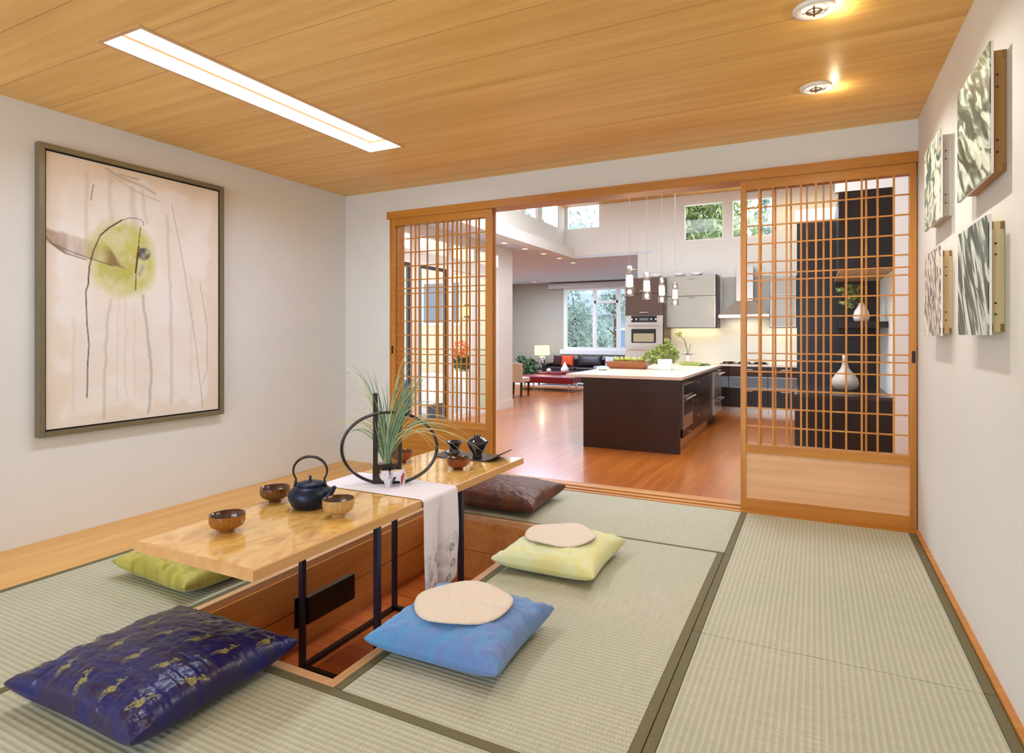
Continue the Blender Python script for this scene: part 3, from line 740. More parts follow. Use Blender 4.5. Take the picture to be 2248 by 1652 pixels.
h_ = MB(); wedge(h_, [(-.052, .050), (-.040, .036), (-.018, .044), (-.008, .062), (-.016, .080), (-.046, .079), (-.056, .066)], -.046, -.016); h_.build('head', M_paper, ox)
e_ = MB(); wedge(e_, [(-.012, .060), (-.002, .064), (-.004, .076), (-.014, .072)], -.036, -.030); e_.build('ear', M_purp, ox); e_ = MB(); wedge(e_, [(-.060, .058), (-.052, .064), (-.054, .074), (-.060, .066)], -.036, -.030); e_.build('ear', M_purp, ox)
for u in (-.050, -.020): g_ = MB(); wedge(g_, [(u-.006, .077), (u+.006, .077), (u, .088)], -.036, -.028); g_.build('horn', M_gold, ox)
g_ = MB(); wedge(g_, [(-.004, .073), (.030, .073), (.012, .083)], -.010, .012); g_.build('back_crest', M_gold, ox)
r_ = MB(); wedge(r_, [(.046, .010), (.052, .012), (.064, .062), (.058, .074), (.046, .050)], -.0285, -.0265); r_.build('red_patch', M_redp, ox)
k_ = MB(); wedge(k_, [(.002, .024), (.012, .026), (.022, .050), (.006, .046)], -.0200, -.0182)
k_.build('black_mark', M_blkp, ox)
for u in (-.048, -.030): MB().lathe([(0, -.002), (.003, 0), (0, .002)], lo(u, -.047, 0).x, lo(u, -.047, 0).y, oc.z+.066, 8, cap=False).build('eye', M_blkp, ox)

# slate tray with two dark cups and a glossy jar
M_slate = plain('slate_tray', (58, 54, 58), .3, noise_amt=.2)
M_navyc = plain('navy_glazed_ceramic', (22, 28, 44), .15, coat=.6)
a0 = on_z(1060, 1013, TZ); a1 = on_z(953, 1003, TZ); 
ex = Vector((1, .52, 0)).normalized(); ex = (a0-a1).normalized(); ey = Vector((-ex.y, ex.x, 0))
L_ = (a0-a1).length; wdt = .20
ty = thing('slate_tray', 'dark slate tray with an upturned end at the far end of the table', 'tray', (a0+a1)/2+ey*wdt/2)
n_, m_ = 24, 6; vs = []; fs = []
for j in range(2):
    for i in range(n_+1):
        for k in range(2):
            s = i/n_; p = a1+ex*(s*(L_+.10)-.0)+ey*(k*wdt)
            lift = .004+(max(0, s-.76)/.24)**1.6*.042+(max(0, .10-s)/.10)**2*.008
            vs.append(p+Vector((0, 0, lift+(j*.006))))
for i in range(n_):
    a = i*2; b = a+2; q = 2*(n_+1)
    fs += [(a, a+1, b+1, b), (q+a, q+b, q+b+1, q+a+1), (a, b, q+b, q+a), (a+1, q+a+1, q+b+1, b+1)]
q = 2*(n_+1); fs += [(0, q, q+1, 1), (2*n_, 2*n_+1, q+2*n_+1, q+2*n_)]
for v in vs: pass
tm = MB(); tm.add([v-Vector((0, 0, .004)) for v in vs], fs); tm.build('tray_plate', M_slate, ty, smooth='auto')
tzz = TZ+.0065
def pot(name, label, cat, px, py, prof, mat, extra=None, group=None):
    c = on_z(px, py, tzz)
    t = thing(name, label, cat, (c.x, c.y, tzz), group=group)
    MB().lathe(prof, c.x, c.y, tzz, 40, cap=False).build('body', mat, t, smooth=True)
    return t, c
t, c = pot('lidded_jar', 'glossy navy lidded jar on the slate tray', 'jar', 1048, 1004, [(0, 0), (.030, 0), (.030, .010), (.026, .022), (.048, .055), (.064, .085), (.068, .092), (.066, .093), (.0, .093)], M_navyc)
MB().lathe([(.066, .093), (.070, .096), (.062, .106), (.045, .118), (.022, .126), (.020, .128), (.022, .134), (.014, .137), (0, .136)], c.x, c.y, tzz, 40, cap=False).build('lid', M_navyc, t, smooth=True)
nb = MB()
for k in range(6):
    a = k*math.pi/3; nb.lathe([(0, -.005), (.006, 0), (0, .005)], c.x+.018*math.cos(a), c.y+.018*math.sin(a), tzz+.136, 8, cap=False)
nb.build('lid_knob', M_navyc, t, smooth=True)
cup = [(0, 0), (.026, 0), (.026, .008), (.038, .022), (.050, .034), (.052, .038), (.048, .039), (.040, .030), (.0, .018)]
GC = 'low navy cups on the slate tray'
t, c = pot('sake_cup', 'low navy cup on the slate tray, nearer the red bowl', 'cup', 995, 1003, cup, M_navyc, group=GC)
cup2 = [(0, 0), (.034, 0), (.032, .022), (.044, .040), (.056, .054), (.057, .058), (.052, .059), (.040, .046), (.0, .030)]
t, c = pot('sake_cup', 'taller navy cup at the back of the slate tray', 'cup', 997, 988, cup2, M_navyc, group=GC)

# ------------------------------------------------------------------ cushions
def pillow(w, d, h, n=90, pinch=.10, wr=.004, fold=.005, seed=1, colf=None, flat=.38, sharp=.36, wfreq=(8, 8)):
    u = np.linspace(-1, 1, n)
    U, V = np.meshgrid(u, u, indexing='ij')
    X = U*w/2*(1-pinch*(1-np.abs(V)**2.2)*np.abs(U)**2); Y = V*d/2*(1-pinch*(1-np.abs(U)**2.2)*np.abs(V)**2)
    prof = np.clip((1-np.abs(U)**2.6), 0, 1)**sharp*np.clip((1-np.abs(V)**2.6), 0, 1)**sharp
    a1 = fbm((U+1)*wfreq[0], (V+1)*wfreq[1], seed); a2 = fbm((U+1)*12, (V+1)*12, seed+50)
    edge = np.clip(1-prof, 0, 1)
    zt = h*(1-flat)*prof+(wr*a1*2*(.4+edge)+wr*a2*.8)*np.minimum(1, prof*4)
    g1 = fbm((U+1)*9+.3, (V+1)*.9, seed+7, 3); g2 = fbm((U+1)*.9, (V+1)*9+.3, seed+8, 3)
    zt += fold*2*(np.abs(V)**3*g1+np.abs(U)**3*g2)*np.minimum(1, prof*3)
    zb = -h*flat*prof
    zt += h*flat; zb += h*flat
    # seams raised a little off the floor at the corners
    up = .018*(np.abs(U*V))**4; zt += up; zb += up
    Pt = np.stack([X, Y, zt], -1); Pb = np.stack([X, Y, np.minimum(zb, zt)], -1)[::-1]
    Pj = np.concatenate([Pt, Pb[1:]], 0)
    Cc = None
    if colf is not None:
        ct = colf(U, V, a1, a2, True); cbm = colf(U, V, a1, a2, False)[::-1]
        Cc = np.concatenate([ct, cbm[1:]], 0)
    return Pj, Cc, (X, Y, zt)
def motif(C, U, V, spots, col, w, d, seed=0):
    g = np.random.RandomState(seed)
    for (cu, cv, ang, s) in spots:
        x = (U-cu)*w/2; y = (V-cv)*d/2; ca, sa = math.cos(ang), math.sin(ang)
        p, q = x*ca+y*sa, -x*sa+y*ca
        m = np.zeros_like(U)
        for k in range(5):      # blossom
            a = k*2*math.pi/5; m = np.maximum(m, np.clip(1.6-np.hypot(p-.008*s*math.cos(a), q-.008*s*math.sin(a))/(.0050*s), 0, 1))
        for (a, b, r) in ((-.018, .004, .004), (-.026, .0, .003), (.020, .010, .004), (.028, .020, .0045), (.036, .014, .003), (.022, .024, .003), (.044, .018, .0025), (-.034, -.003, .002)):
            m = np.maximum(m, np.clip(1.5-np.hypot(p-a*s, q-b*s)/(r*s), 0, 1))
        stem = np.abs(q-.35*p)/(.0016*s); m = np.maximum(m, np.clip(1.4-stem, 0, 1)*(np.abs(p) < .040*s)*.8)
        m = m*(.75+.25*np.sin(x*900)*np.sin(y*1100)); C[:] = C*(1-m[..., None]*.9)+col*m[..., None]*.9
SURF = {}
def cushion(label, cx, cy, z, w, d, h, rz, colf, mat, group, tilt=(0, 0), **kw):
    P, C, surf = pillow(w, d, h, colf=colf, **kw)
    o = grid_mesh('floor_cushion', P, C, mat, loc=(cx, cy, z))
    o.rotation_euler = (tilt[0], tilt[1], rz)
    SURF[colf.__name__] = (cx, cy, *surf)
    tag(o, label, 'cushion', group)
    return o
GQ = 'cushions around the low table'
M_silk = attr_mat('taffeta_embroidered', .34, .45, sheen=.0, coat=.06, bumpy=.22, bscale=(5, 22, 10))
M_silk2 = attr_mat('brown_taffeta', .5, .4, coat=.0, bumpy=.15, bscale=(9, 20, 20))
M_cott = attr_mat('slub_cotton', .7, .25, sheen=.25, bumpy=.4, bscale=(12, 60, 30))
M_cottg = attr_mat('slub_cotton_green', .55, .35, sheen=.2, bumpy=.4, bscale=(14, 50, 30))
def navy(U, V, a1, a2, top):
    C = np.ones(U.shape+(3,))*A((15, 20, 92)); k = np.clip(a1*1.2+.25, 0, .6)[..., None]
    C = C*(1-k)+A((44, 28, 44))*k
    if top:
        sp = []
        for j, v in enumerate((-.78, -.30, .18, .62)):
            for i in range(5):
                sp.append((-.86+i*.40+(j % 2)*.14, v+.05*math.sin(i*2.1), 1.15+.5*math.sin(i+j), 1.0))
        motif(C, U, V, sp, A((176, 168, 74)), .60, .56)
    return C
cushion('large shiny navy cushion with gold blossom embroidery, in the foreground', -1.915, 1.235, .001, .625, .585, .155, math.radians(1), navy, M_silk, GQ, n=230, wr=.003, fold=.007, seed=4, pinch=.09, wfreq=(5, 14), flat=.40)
def blue(U, V, a1, a2, top):
    k = np.clip(.5+U*.3+a1*.7, 0, 1)[..., None]
    return (A((82, 152, 206))*(1-k)+A((108, 130, 186))*k)
cushion('slate blue cushion right of the pit, under the nearer round pad', -1.175, 1.925, .001, .535, .51, .145, math.radians(2), blue, M_cott, GQ, seed=9, pinch=.10, wr=.005, flat=.38)
def green(U, V, a1, a2, top):
    k = np.clip(.5+U*.25-V*.1+a1*.6, 0, 1)[..., None]
    return (A((208, 224, 192))*(1-k)+A((218, 212, 138))*k)
cushion('pale yellow-green cushion right of the pit, under the farther round pad', -1.145, 2.825, .001, .525, .56, .135, math.radians(1), green, M_cott, GQ, seed=15, pinch=.11, wr=.004)
def olive(U, V, a1, a2, top):
    k = np.clip(.5+a1, 0, 1)[..., None]
    return (A((142, 138, 40))*(1-k)+A((186, 178, 82))*k)
cushion('olive green cushion left of the pit, partly under the table', -2.665, 1.91, .001, .60, .50, .145, math.radians(-4), olive, M_cottg, GQ, seed=21, pinch=.10, wr=.006, flat=.42)
def brown(U, V, a1, a2, top):
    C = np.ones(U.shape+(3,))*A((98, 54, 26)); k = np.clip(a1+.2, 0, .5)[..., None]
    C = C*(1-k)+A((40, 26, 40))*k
    if top: motif(C, U, V, [(.2, .1, .4, .6), (-.4, .3, 1.2, .6), (.5, -.4, .2, .6), (.1, -.6, 2, .6), (-.3, -.3, 1, .6), (.6, .4, .5, .6)], A((132, 114, 62)), .56, .56)
    return C
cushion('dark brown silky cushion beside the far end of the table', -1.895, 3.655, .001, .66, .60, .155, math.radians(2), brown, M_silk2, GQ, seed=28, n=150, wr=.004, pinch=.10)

# round woven pads
def straw(name):
    m, n, b = new_mat(name)
    tc = N(n, 'ShaderNodeTexCoord'); sp = N(n, 'ShaderNodeSeparateXYZ'); n.links.new(tc.outputs['Object'], sp.inputs[0])
    ws = []
    for ax, per in (('X', .007), ('Y', .009)):
        a = N(n, 'ShaderNodeMath', operation='MULTIPLY'); n.links.new(sp.outputs[ax], a.inputs[0]); a.inputs[1].default_value = 2*math.pi/per
        s = N(n, 'ShaderNodeMath', operation='SINE'); n.links.new(a.outputs[0], s.inputs[0]); ws.append(s.outputs[0])
    mu = N(n, 'ShaderNodeMath', operation='MULTIPLY'); n.links.new(ws[0], mu.inputs[0]); n.links.new(ws[1], mu.inputs[1])
    n.links.new(ramp(n, mu.outputs[0], [(0, lin((226, 210, 190))), (.5, lin((244, 234, 220)))]), b.inputs['Base Color'])
    b.inputs['Roughness'].default_value = .8; bump(n, b, mu.outputs[0], .6, .002); return m
M_str = straw('woven_straw')
def pad(label, cu, cx, cy, r, ph):
    """drapes over cushion cu = (cx, cy, X, Y, Z grid)"""
    ox_, oy_, X, Y, Z = cu
    nr, na = 16, 72
    P = np.zeros((nr, na+1, 3))
    for i in range(nr):
        for j in range(na+1):
            a = 2*math.pi*j/na; q = i/(nr-1)*r*(1+.012*math.sin(3*a+ph))
            x, y = cx+q*math.cos(a), cy+q*math.sin(a)
            dd = (X+ox_-x)**2+(Y+oy_-y)**2; k = np.unravel_index(np.argmin(dd), dd.shape)
            P[i, j] = (q*math.cos(a), q*math.sin(a), Z[k])
    zc_ = P[:3, :, 2].max()
    flat_ = .42
    for i in range(nr):       # stiff: only partly follows the cushion, smoothed around
        z = P[i, :-1, 2].copy(); z = (np.roll(z, 3)+np.roll(z, -3)+np.roll(z, 6)+np.roll(z, -6)+z+np.roll(z, 1)+np.roll(z, -1))/7
        z = np.maximum(z*(1-flat_)+zc_*flat_, P[i, :-1, 2]+.001)
        a = np.arange(len(z))/len(z)*2*math.pi
        z = z+.006*(i/(nr-1))**2*np.sin(4*a+ph)
        P[i, :-1, 2] = z; P[i, -1, 2] = z[0]
    P[0, :, 2] = P[0, :, 2].mean()
    o = grid_mesh('round_pad', P, None, M_str, loc=(cx, cy, .010))
    s = o.modifiers.new('thick', 'SOLIDIFY'); s.thickness = .005; s.offset = -1
    tag(o, label, 'seat pad', 'round woven straw pads on cushions')
pad('round woven straw pad lying on the slate blue cushion', SURF['blue'], -1.185, 1.938, .185, .6)
pad('round woven straw pad lying on the pale yellow-green cushion', SURF['green'], -1.16, 2.84, .18, 2.2)

# ------------------------------------------------------------------ kitchen and living room beyond the doors
YW = 12.6                      # kitchen rear wall
SOF = on_y(1262, 567, YW)      # corner of the lower ceiling
ZL = SOF.z; XF = SOF.x
ZK = on_y(1500, 430, YW).z     # height of the kitchen ceiling at the rear wall
XG = -5.45                     # glass wall on the left
YP0, YP1 = 10.25, 10.80        # pillar at its end
YLV = on_z(1180, 622, ZL).y    # living room rear wall
XLL = -9.2
XRK = .835
YH = 8.48
def wall_y(name, mat, x0, x1, z0, z1, y0, y1, holes):
    xs_ = sorted({x0, x1, *[h[0] for h in holes], *[h[1] for h in holes]}); zs_ = sorted({z0, z1, *[h[2] for h in holes], *[h[3] for h in holes]})
    m = MB()
    for a, b in zip(xs_[:-1], xs_[1:]):
        for c, d in zip(zs_[:-1], zs_[1:]):
            if not any(h[0] <= a and b <= h[1] and h[2] <= c and d <= h[3] for h in holes): m.box(a, b, y0, y1, c, d)
    return m.build(name, mat, kind='structure')
def wall_x(name, mat, y0, y1, z0, z1, x0, x1, holes):
    ys_ = sorted({y0, y1, *[h[0] for h in holes], *[h[1] for h in holes]}); zs_ = sorted({z0, z1, *[h[2] for h in holes], *[h[3] for h in holes]})
    m = MB()
    for a, b in zip(ys_[:-1], ys_[1:]):
        for c, d in zip(zs_[:-1], zs_[1:]):
            if not any(h[0] <= a and b <= h[1] and h[2] <= c and d <= h[3] for h in holes): m.box(x0, x1, a, b, c, d)
    return m.build(name, mat, kind='structure')
NW = [1]
def win_y(x0, x1, z0, z1, y, mull=(), trans=(), fw=.05, dep=.08, mat=None):
    NW[0] += 1
    w = thing('window_%d' % NW[0], kind='structure', loc=((x0+x1)/2, y, z0))
    m = MB().box(x0, x0+fw, y, y+dep, z0, z1).box(x1-fw, x1, y, y+dep, z0, z1).box(x0+fw, x1-fw, y, y+dep, z0, z0+fw).box(x0+fw, x1-fw, y, y+dep, z1-fw, z1)
    for a in mull: m.box(a-fw*.6, a+fw*.6, y, y+dep, z0+fw, z1-fw)
    for (a, b, z) in trans: m.box(a, b, y, y+dep, z-fw*.5, z+fw*.5)
    m.build('window_frame', mat or M_white, w)
    bx('pane', M_glass, x0+fw, x1-fw, y+dep*.5, y+dep*.5+.006, z0+fw, z1-fw, w)
    return w
def win_x(y0, y1, z0, z1, x, fw=.045, dep=.08, mat=None, inner=None):
    NW[0] += 1
    w = thing('window_%d' % NW[0], kind='structure', loc=(x, (y0+y1)/2, z0))
    MB().box(x-dep, x, y0, y0+fw, z0, z1).box(x-dep, x, y1-fw, y1, z0, z1).box(x-dep, x, y0+fw, y1-fw, z0, z0+fw).box(x-dep, x, y0+fw, y1-fw, z1-fw, z1).build('window_frame', mat or M_white, w)
    if inner:
        q = fw; f2 = .05
        MB().box(x-dep*.7, x-dep*.2, y0+q, y0+q+f2, z0+q, z1-q).box(x-dep*.7, x-dep*.2, y1-q-f2, y1-q, z0+q, z1-q).box(x-dep*.7, x-dep*.2, y0+q+f2, y1-q-f2, z0+q, z0+q+f2).box(x-dep*.7, x-dep*.2, y0+q+f2, y1-q-f2, z1-q-f2, z1-q).build('sash', inner, w)
    bx('pane', M_glass, x-dep*.5-.003, x-dep*.5+.003, y0+fw, y1-fw, z0+fw, z1-fw, w)
    return w
# floors
MB().box(XG, 1.8, YB+.175, YP1, KZ-.06, KZ).box(XLL, 1.8, YP1, YW, KZ-.06, KZ).box(XLL, -2.9, YW, YLV, KZ-.06, KZ).build('floor', M_floor, kind='structure', origin=(0, 0, KZ))
# rear wall with clerestory windows
w1 = (on_y(1500, 500, YW).x, on_y(1588, 500, YW).x); w2 = (on_y(1605, 500, YW).x, on_y(1700, 500, YW).x)
zc0, zc1 = on_y(1545, 527, YW).z, on_y(1545, 444, YW).z
w0 = (on_y(1243, 500, YW).x, on_y(1317, 500, YW).x); zc2 = on_y(1280, 503, YW).z
XE = on_y(1400, 580, YW).x     # where the rear wall reaches the floor
wall_y('wall_kitchen_rear', M_wallk, XE, 1.8, KZ, ZK+.1, YW, YW+.15, [(*w1, zc0, zc1), (*w2, zc0, zc1)])
wall_y('wall_living_upper', M_wallk, XG-.1, XE, ZL, ZK+.5, YW, YW+.15, [(*w0, zc2, zc2+.75)])
win_y(*w1, zc0, zc1, YW+.02, fw=.03); win_y(*w2, zc0, zc1, YW+.02, fw=.03, mull=()); win_y(*w0, zc2, zc2+.75, YW+.02, fw=.03)
# left clerestory wall above the lower ceiling
XC = on_y(1240, 507, YW).x
zcl = on_y(1240, 507, YW).z
cl = [(on_x(a, 480, XC).y, on_x(b, 480, XC).y) for a, b in ((1190, 1229), (1153, 1180), (1113, 1143))]
yy = cl[-1][0]
while yy > 5.5: cl.append((yy-1.15, yy-.2)); yy -= 1.15
wall_x('wall_left_clerestory', M_wallk, YB+.16, YW, ZL+.22, ZK+.5, XC-.15, XC, [(a, b, zcl, zcl+.7) for a, b in cl])
for a, b in cl: win_x(a, b, zcl, zcl+.7, XC-.03, fw=.03)
bx('trim_9', M_wallk, XC+.001, XF, YB+.165, YW-.001, ZL, ZL+.20, kind='structure')
# lower ceiling over the left strip and the living room
MB().box(XG, XC, YB+.16, YP1, ZL, ZL+.06).box(XLL, XC, YP1, YW, ZL, ZL+.06).box(XLL, XE+.3, YW+.0, YLV, ZL-.001, ZL+.06).build('ceiling', plain('ceiling_cool_tinted', (216, 222, 236), .8, spec=.2, noise_amt=.01, nscale=4), kind='structure')  # paint tinted cool to offset the red bounce from the floor
# glass wall on the left
doors_ = [(4.62, 5.50), (5.58, 6.48), (6.58, 7.44), (7.60, 8.44), (8.52, 9.30), (9.42, 10.22)]
hol = [(a, b, KZ, 2.28) for a, b in doors_]+[(a, b, 2.42, 2.71) for a, b in doors_]
wall_x('wall_glass_side', M_wallk, YB+.16, YP1, KZ, ZL, XG-.12, XG, hol)
for a, b in doors_:
    win_x(a, b, KZ, 2.28, XG, fw=.04, inner=M_alu if (a in (6.58, 7.60, 4.62)) else M_white); win_x(a, b, 2.42, 2.71, XG, fw=.03)
bx('baseboard_left', M_white, XG, XG+.015, YP0, YP1+.015, KZ, KZ+.16, kind='structure')
bx('wall_courtyard', M_siding, XLL, XG-.12, YP1-.15, YP1, -.7, 3.1, kind='structure')
bx('wall_living_left', M_wallg, XLL-.15, XLL, YP1-.15, YLV, -.7, 3.1, kind='structure')
lw = (on_y(1238, 700, YLV).x, -3.4); lz0, lz1 = on_y(1300, 768, YLV).z, on_y(1300, 630, YLV).z
wall_y('wall_living_rear', M_wallg, XLL, -2.9, KZ, ZL, YLV, YLV+.15, [(*lw, lz0, lz1)])
mx = [on_y(p, 700, YLV).x for p in (1305, 1357)]
win_y(*lw, lz0, lz1, YLV-.02, mull=mx, trans=((mx[0], mx[1], on_y(1330, 662, YLV).z),), fw=.09, dep=.12)
bx('trim_10', M_white, lw[0]-.12, lw[1], YLV-.05, YLV-.0, lz0-.14, lz0, kind='structure')
bx('baseboard_rear', M_white, XLL, -3.4, YLV-.02, YLV, KZ, KZ+.14, kind='structure')
rb_ = on_y(1208, 627, YLV)
tag(MB().box(rb_.x, -3.6, YLV-.18, YLV-.03, lz1-.02, lz1+.14).build('roller_blind', plain('pale_grey_blind', (206, 202, 198), .6)), 'pale rolled blind box above the living room window', 'blind')
bx('wall_living_right', M_wallk, -2.9, -2.75, YW+.15, YLV, KZ, 3.1, kind='structure')
# kitchen right side
bx('wall_kitchen_right', M_wallk, 1.8, 1.92, YB+.16, YW, KZ, ZK+.3, kind='structure')
MB().box(XRK, 1.8, YH, YH+.12, KZ, ZK+.3).box(XRK, XRK+.12, YH+.12, 10.35, KZ, ZK+.3).build('wall_hutch_side', M_wallk, kind='structure')
MB().box(XR, 1.8, YB, YB+.16, KZ, ZK+.3).box(XG-.12, XL, YB, YB+.16, -.5, ZL+.3).box(XG-.12, XR, YB+.02, YB+.16, ZC+.12, ZK+.3).build('wall_kitchen_front', M_wallk, kind='structure')
# ceilings
yz_ = on_z(1500, 417, ZK).y
bx('ceiling', wood('fir_soffit', (196, 138, 60), (224, 170, 90), 'X', .7, .5), XC-.1, 1.8, yz_, YW, ZK, ZK+.08, kind='structure')
zk2 = ZK+.02
MB().box(XC-.1, -3.9, YB+.16, yz_, zk2, zk2+.08).box(.3, 1.8, YB+.16, yz_, zk2, zk2+.08).box(-3.9, .3, YB+.16, 6.8, zk2, zk2+.08).box(-3.9, .3, 9.9, yz_, zk2, zk2+.08).build('ceiling', M_ceilw, kind='structure')
NW[0] += 1
sk = thing('window_%d' % NW[0], kind='structure', loc=(-1.8, 7.95, zk2))  # invented opening, added to let fill light into the kitchen
MB().box(-3.95, -3.9, 6.8, 9.9, zk2+.085, zk2+.3).box(.3, .35, 6.8, 9.9, zk2+.085, zk2+.3).box(-3.9, .3, 6.75, 6.8, zk2+.085, zk2+.3).box(-3.9, .3, 9.9, 9.95, zk2+.085, zk2+.3).build('fill_opening_frame', M_white, sk)

# recessed spots in the low ceiling
def spot_label(k): return ['recessed ceiling spot nearest the kitchen opening, over the glass wall', 'second recessed spot along the low ceiling edge', 'third recessed spot along the low ceiling edge', 'fourth recessed spot along the low ceiling edge', 'recessed spot at the corner of the low ceiling edge', 'recessed spot at the far left of the living room ceiling', 'recessed spot above the oven tower, on the living room ceiling'][k]
for k, (px, py) in enumerate(((1107, 532), (1153, 545), (1193, 556), (1228, 566), (1258, 576), (1173, 618), (1390, 590))):
    p = on_z(px, py, ZL)
    t = thing('recessed_spot', spot_label(k), 'ceiling light', (p.x, p.y, ZL), group='recessed spots in the low white ceiling')
    MB().lathe([(.055, -.001), (.06, -.012), (.085, -.010), (.09, 0)], p.x, p.y, ZL-.002, 24, cap=False).build('trim_ring', M_white, t)
    MB().lathe([(0, -.006), (.056, -.006)], p.x, p.y, ZL-.002, 24, cap=False).build('lens', M_down, t)

# oven tower
yt = YW-.64
x0 = on_y(1373, 700, yt).x; x1 = on_y(1458, 700, yt).x
def zt(py, px=1412, y=None): return on_y(px, py, y or yt).z
ot = thing('oven_tower', 'tall brown cabinet tower holding the steel wall ovens', 'cabinet', ((x0+x1)/2, yt, KZ))
ztop = zt(610)
MB().box(x0, x0+.03, yt, YW-.002, KZ, ztop).box(x1-.03, x1, yt, YW-.002, KZ, ztop).box(x0+.03, x1-.03, yt+.03, YW-.002, KZ, ztop).build('carcass', M_brown, ot)
z694, z644 = zt(693), zt(645)
ov0, ov1, ov2 = zt(764), zt(789), zt(696)
for za, zb_ in ((z644+.004, ztop), (z694+.01, z644-.004)):
    f = bx('flap_door', M_brown, x0+.012, x1-.012, yt-.02, yt, za, zb_, ot)
    bx('handle', M_steel, (x0+x1)/2-.09, (x0+x1)/2+.09, yt-.045, yt-.02, za+.05, za+.066, f)
bx('lower_front', M_brown, x0+.012, x1-.012, yt-.018, yt, KZ+.1, zt(800)-.01, ot)
xo0, xo1 = x0+.015, x1-.015
ov = thing('wall_oven', 'stainless steel double wall oven under the brown flap doors', 'oven', ((xo0+xo1)/2, yt-.02, zt(800)))
bx('body', M_steel, xo0, xo1, yt-.045, yt-.0205, zt(800), z694+.005, ov)
cp = bx('control_panel', M_black, xo0+.12, xo1-.12, yt-.052, yt-.045, zt(707), z694, ov)
for q in (.18, .30, .70, .82):
    xx = xo0+(xo1-xo0)*q; MB().cyl((xx, yt-.056, zt(700.5)), (xx, yt-.07, zt(700.5)), .02, 14).build('knob', M_chrome, ov)
bx('display', M_greyglass, (xo0+xo1)/2-.09, (xo0+xo1)/2+.09, yt-.056, yt-.052, zt(703), zt(698), ov)
def oven_door(za, zb_, win=True):
    d = bx('oven_door', M_steel, xo0, xo1, yt-.075, yt-.045, za, zb_, ov)
    MB().cyl((xo0+.06, yt-.12, zb_-.03), (xo1-.06, yt-.12, zb_-.03), .012, 10).box(xo0+.07, xo0+.09, yt-.12, yt-.075, zb_-.038, zb_-.022).box(xo1-.09, xo1-.07, yt-.12, yt-.075, zb_-.038, zb_-.022).build('door_handle', M_chrome, d)
    if win:
        h = zb_-za
        bx('oven_window', M_black, xo0+.13, xo1-.13, yt-.079, yt-.075, za+h*.16, za+h*.78, d)
        bx('oven_painted_reflection', plain('painted_warm_reflection', (170, 160, 130), .2), xo0+.17, xo1-.17, yt-.081, yt-.079, za+h*.21, za+h*.58, d)  # pale panel painting a warm reflection onto the oven glass
oven_door(zt(760), zt(711)); oven_door(zt(797), zt(764), False)

# upper glass cabinets
yu = YW-.38
def upper(label, pa, pb, pt, pb2, split):
    xa, xb = on_y(pa, 650, yu).x, on_y(pb, 650, yu).x
    za, zb_ = on_y(pa, pb2, yu).z, on_y(pa, pt, yu).z
    t = thing('wall_cabinet', label, 'cabinet', ((xa+xb)/2, YW, za), group='frosted glass wall cabinets')
    bx('carcass', M_blackcab, xa, xb, yu, YW-.002, za, zb_, t)
    zs = on_y(pa, split, yu).z
    for a, b in ((za+.012, zs-.006), (zs+.006, zb_-.006)):
        d = bx('glass_door', M_frost, xa+.025, xb-.05, yu-.018, yu, a, b, t)
        MB().box(xa+.01, xa+.025, yu-.02, yu, a, b).box(xb-.05, xb-.035, yu-.02, yu, a, b).box(xa+.025, xb-.05, yu-.02, yu, a, a+.012).box(xa+.025, xb-.05, yu-.02, yu, b-.012, b).build('door_frame', M_steel, d)
        bx('handle', M_steel, (xa+xb)/2-.07, (xa+xb)/2+.07, yu-.035, yu-.02, b-.06 if a > zs else b-.03, b-.05 if a > zs else b-.02, d)
    return t
upper('frosted glass wall cabinet between the oven tower and the range hood', 1463, 1575, 607, 720, 651)
upper('frosted glass wall cabinet right of the range hood, seen through the lattice', 1690, 1752, 607, 719, 650)
for px, lab in ((1440, 'small white ceramic bowl on top of the oven tower'), (1492, 'white ceramic dish on the left end of the wall cabinet top'), (1530, 'white ceramic pot in the middle of the wall cabinet top')):
    yo_ = YW-.22 if px > 1460 else YW-.3
    xo_ = on_y(px, 600, yo_).x; zo_ = (on_y(1520, 607, yu).z if px > 1460 else ztop)+.001
    tag(MB().lathe([(0, 0), (.05, 0), (.10, .04), (.12, .09), (.11, .09), (.06, .03), (0, .02)], xo_, yo_, zo_, 20, cap=False).build('ceramic_bowl', M_porc, smooth=True), lab, 'bowl', 'white ceramics on the cabinet tops')
# range hood
yhd = YW-.52
hx0, hx1 = on_y(1577, 690, yhd).x, on_y(1689, 690, yhd).x
hc = (hx0+hx1)/2; hz0 = on_y(1630, 697, yhd).z; hz1 = on_y(1620, 690, yhd).z; hz2 = on_y(1630, 660, YW-.3).z
ho = thing('range_hood', 'stainless steel pyramid range hood above the cooktop', 'range hood', (hc, YW, hz0))
MB().box(hx0, hx1, yhd, YW-.002, hz0, hz1).frustum((hc, (yhd+YW-.002)/2), hx1-hx0, YW-.002-yhd, hz1, (hc, YW-.152), .30, .296, hz2).build('canopy', M_steel, ho)
bx('chimney', M_steel, hc-.15, hc+.15, YW-.30, YW-.004, hz2, on_y(1630, 585, YW-.3).z, ho)
for s, (a, b) in enumerate(((1577, 1621), (1646, 1688))):
    xa, xb = on_y(a, 650, YW-.2).x, on_y(b, 650, YW-.2).x
    z0q, z1q = hz1+.02, on_y(1600, 606, YW-.2).z
    w_in = hc-.17 if s == 0 else hc+.17; w_out = hx0 if s == 0 else hx1
    m = MB(); pl_ = [(w_out, z0q), (w_in, hz2+.05), (w_in, z1q), (w_out, z1q)]
    m.add([(x, YW-.012, z) for x, z in pl_]+[(x, YW-.004, z) for x, z in pl_], [(0, 1, 2, 3), (7, 6, 5, 4)]+[(i, 4+i, 4+(i+1) % 4, (i+1) % 4) for i in range(4)])
    m.build('back_panel', M_frost, ho)
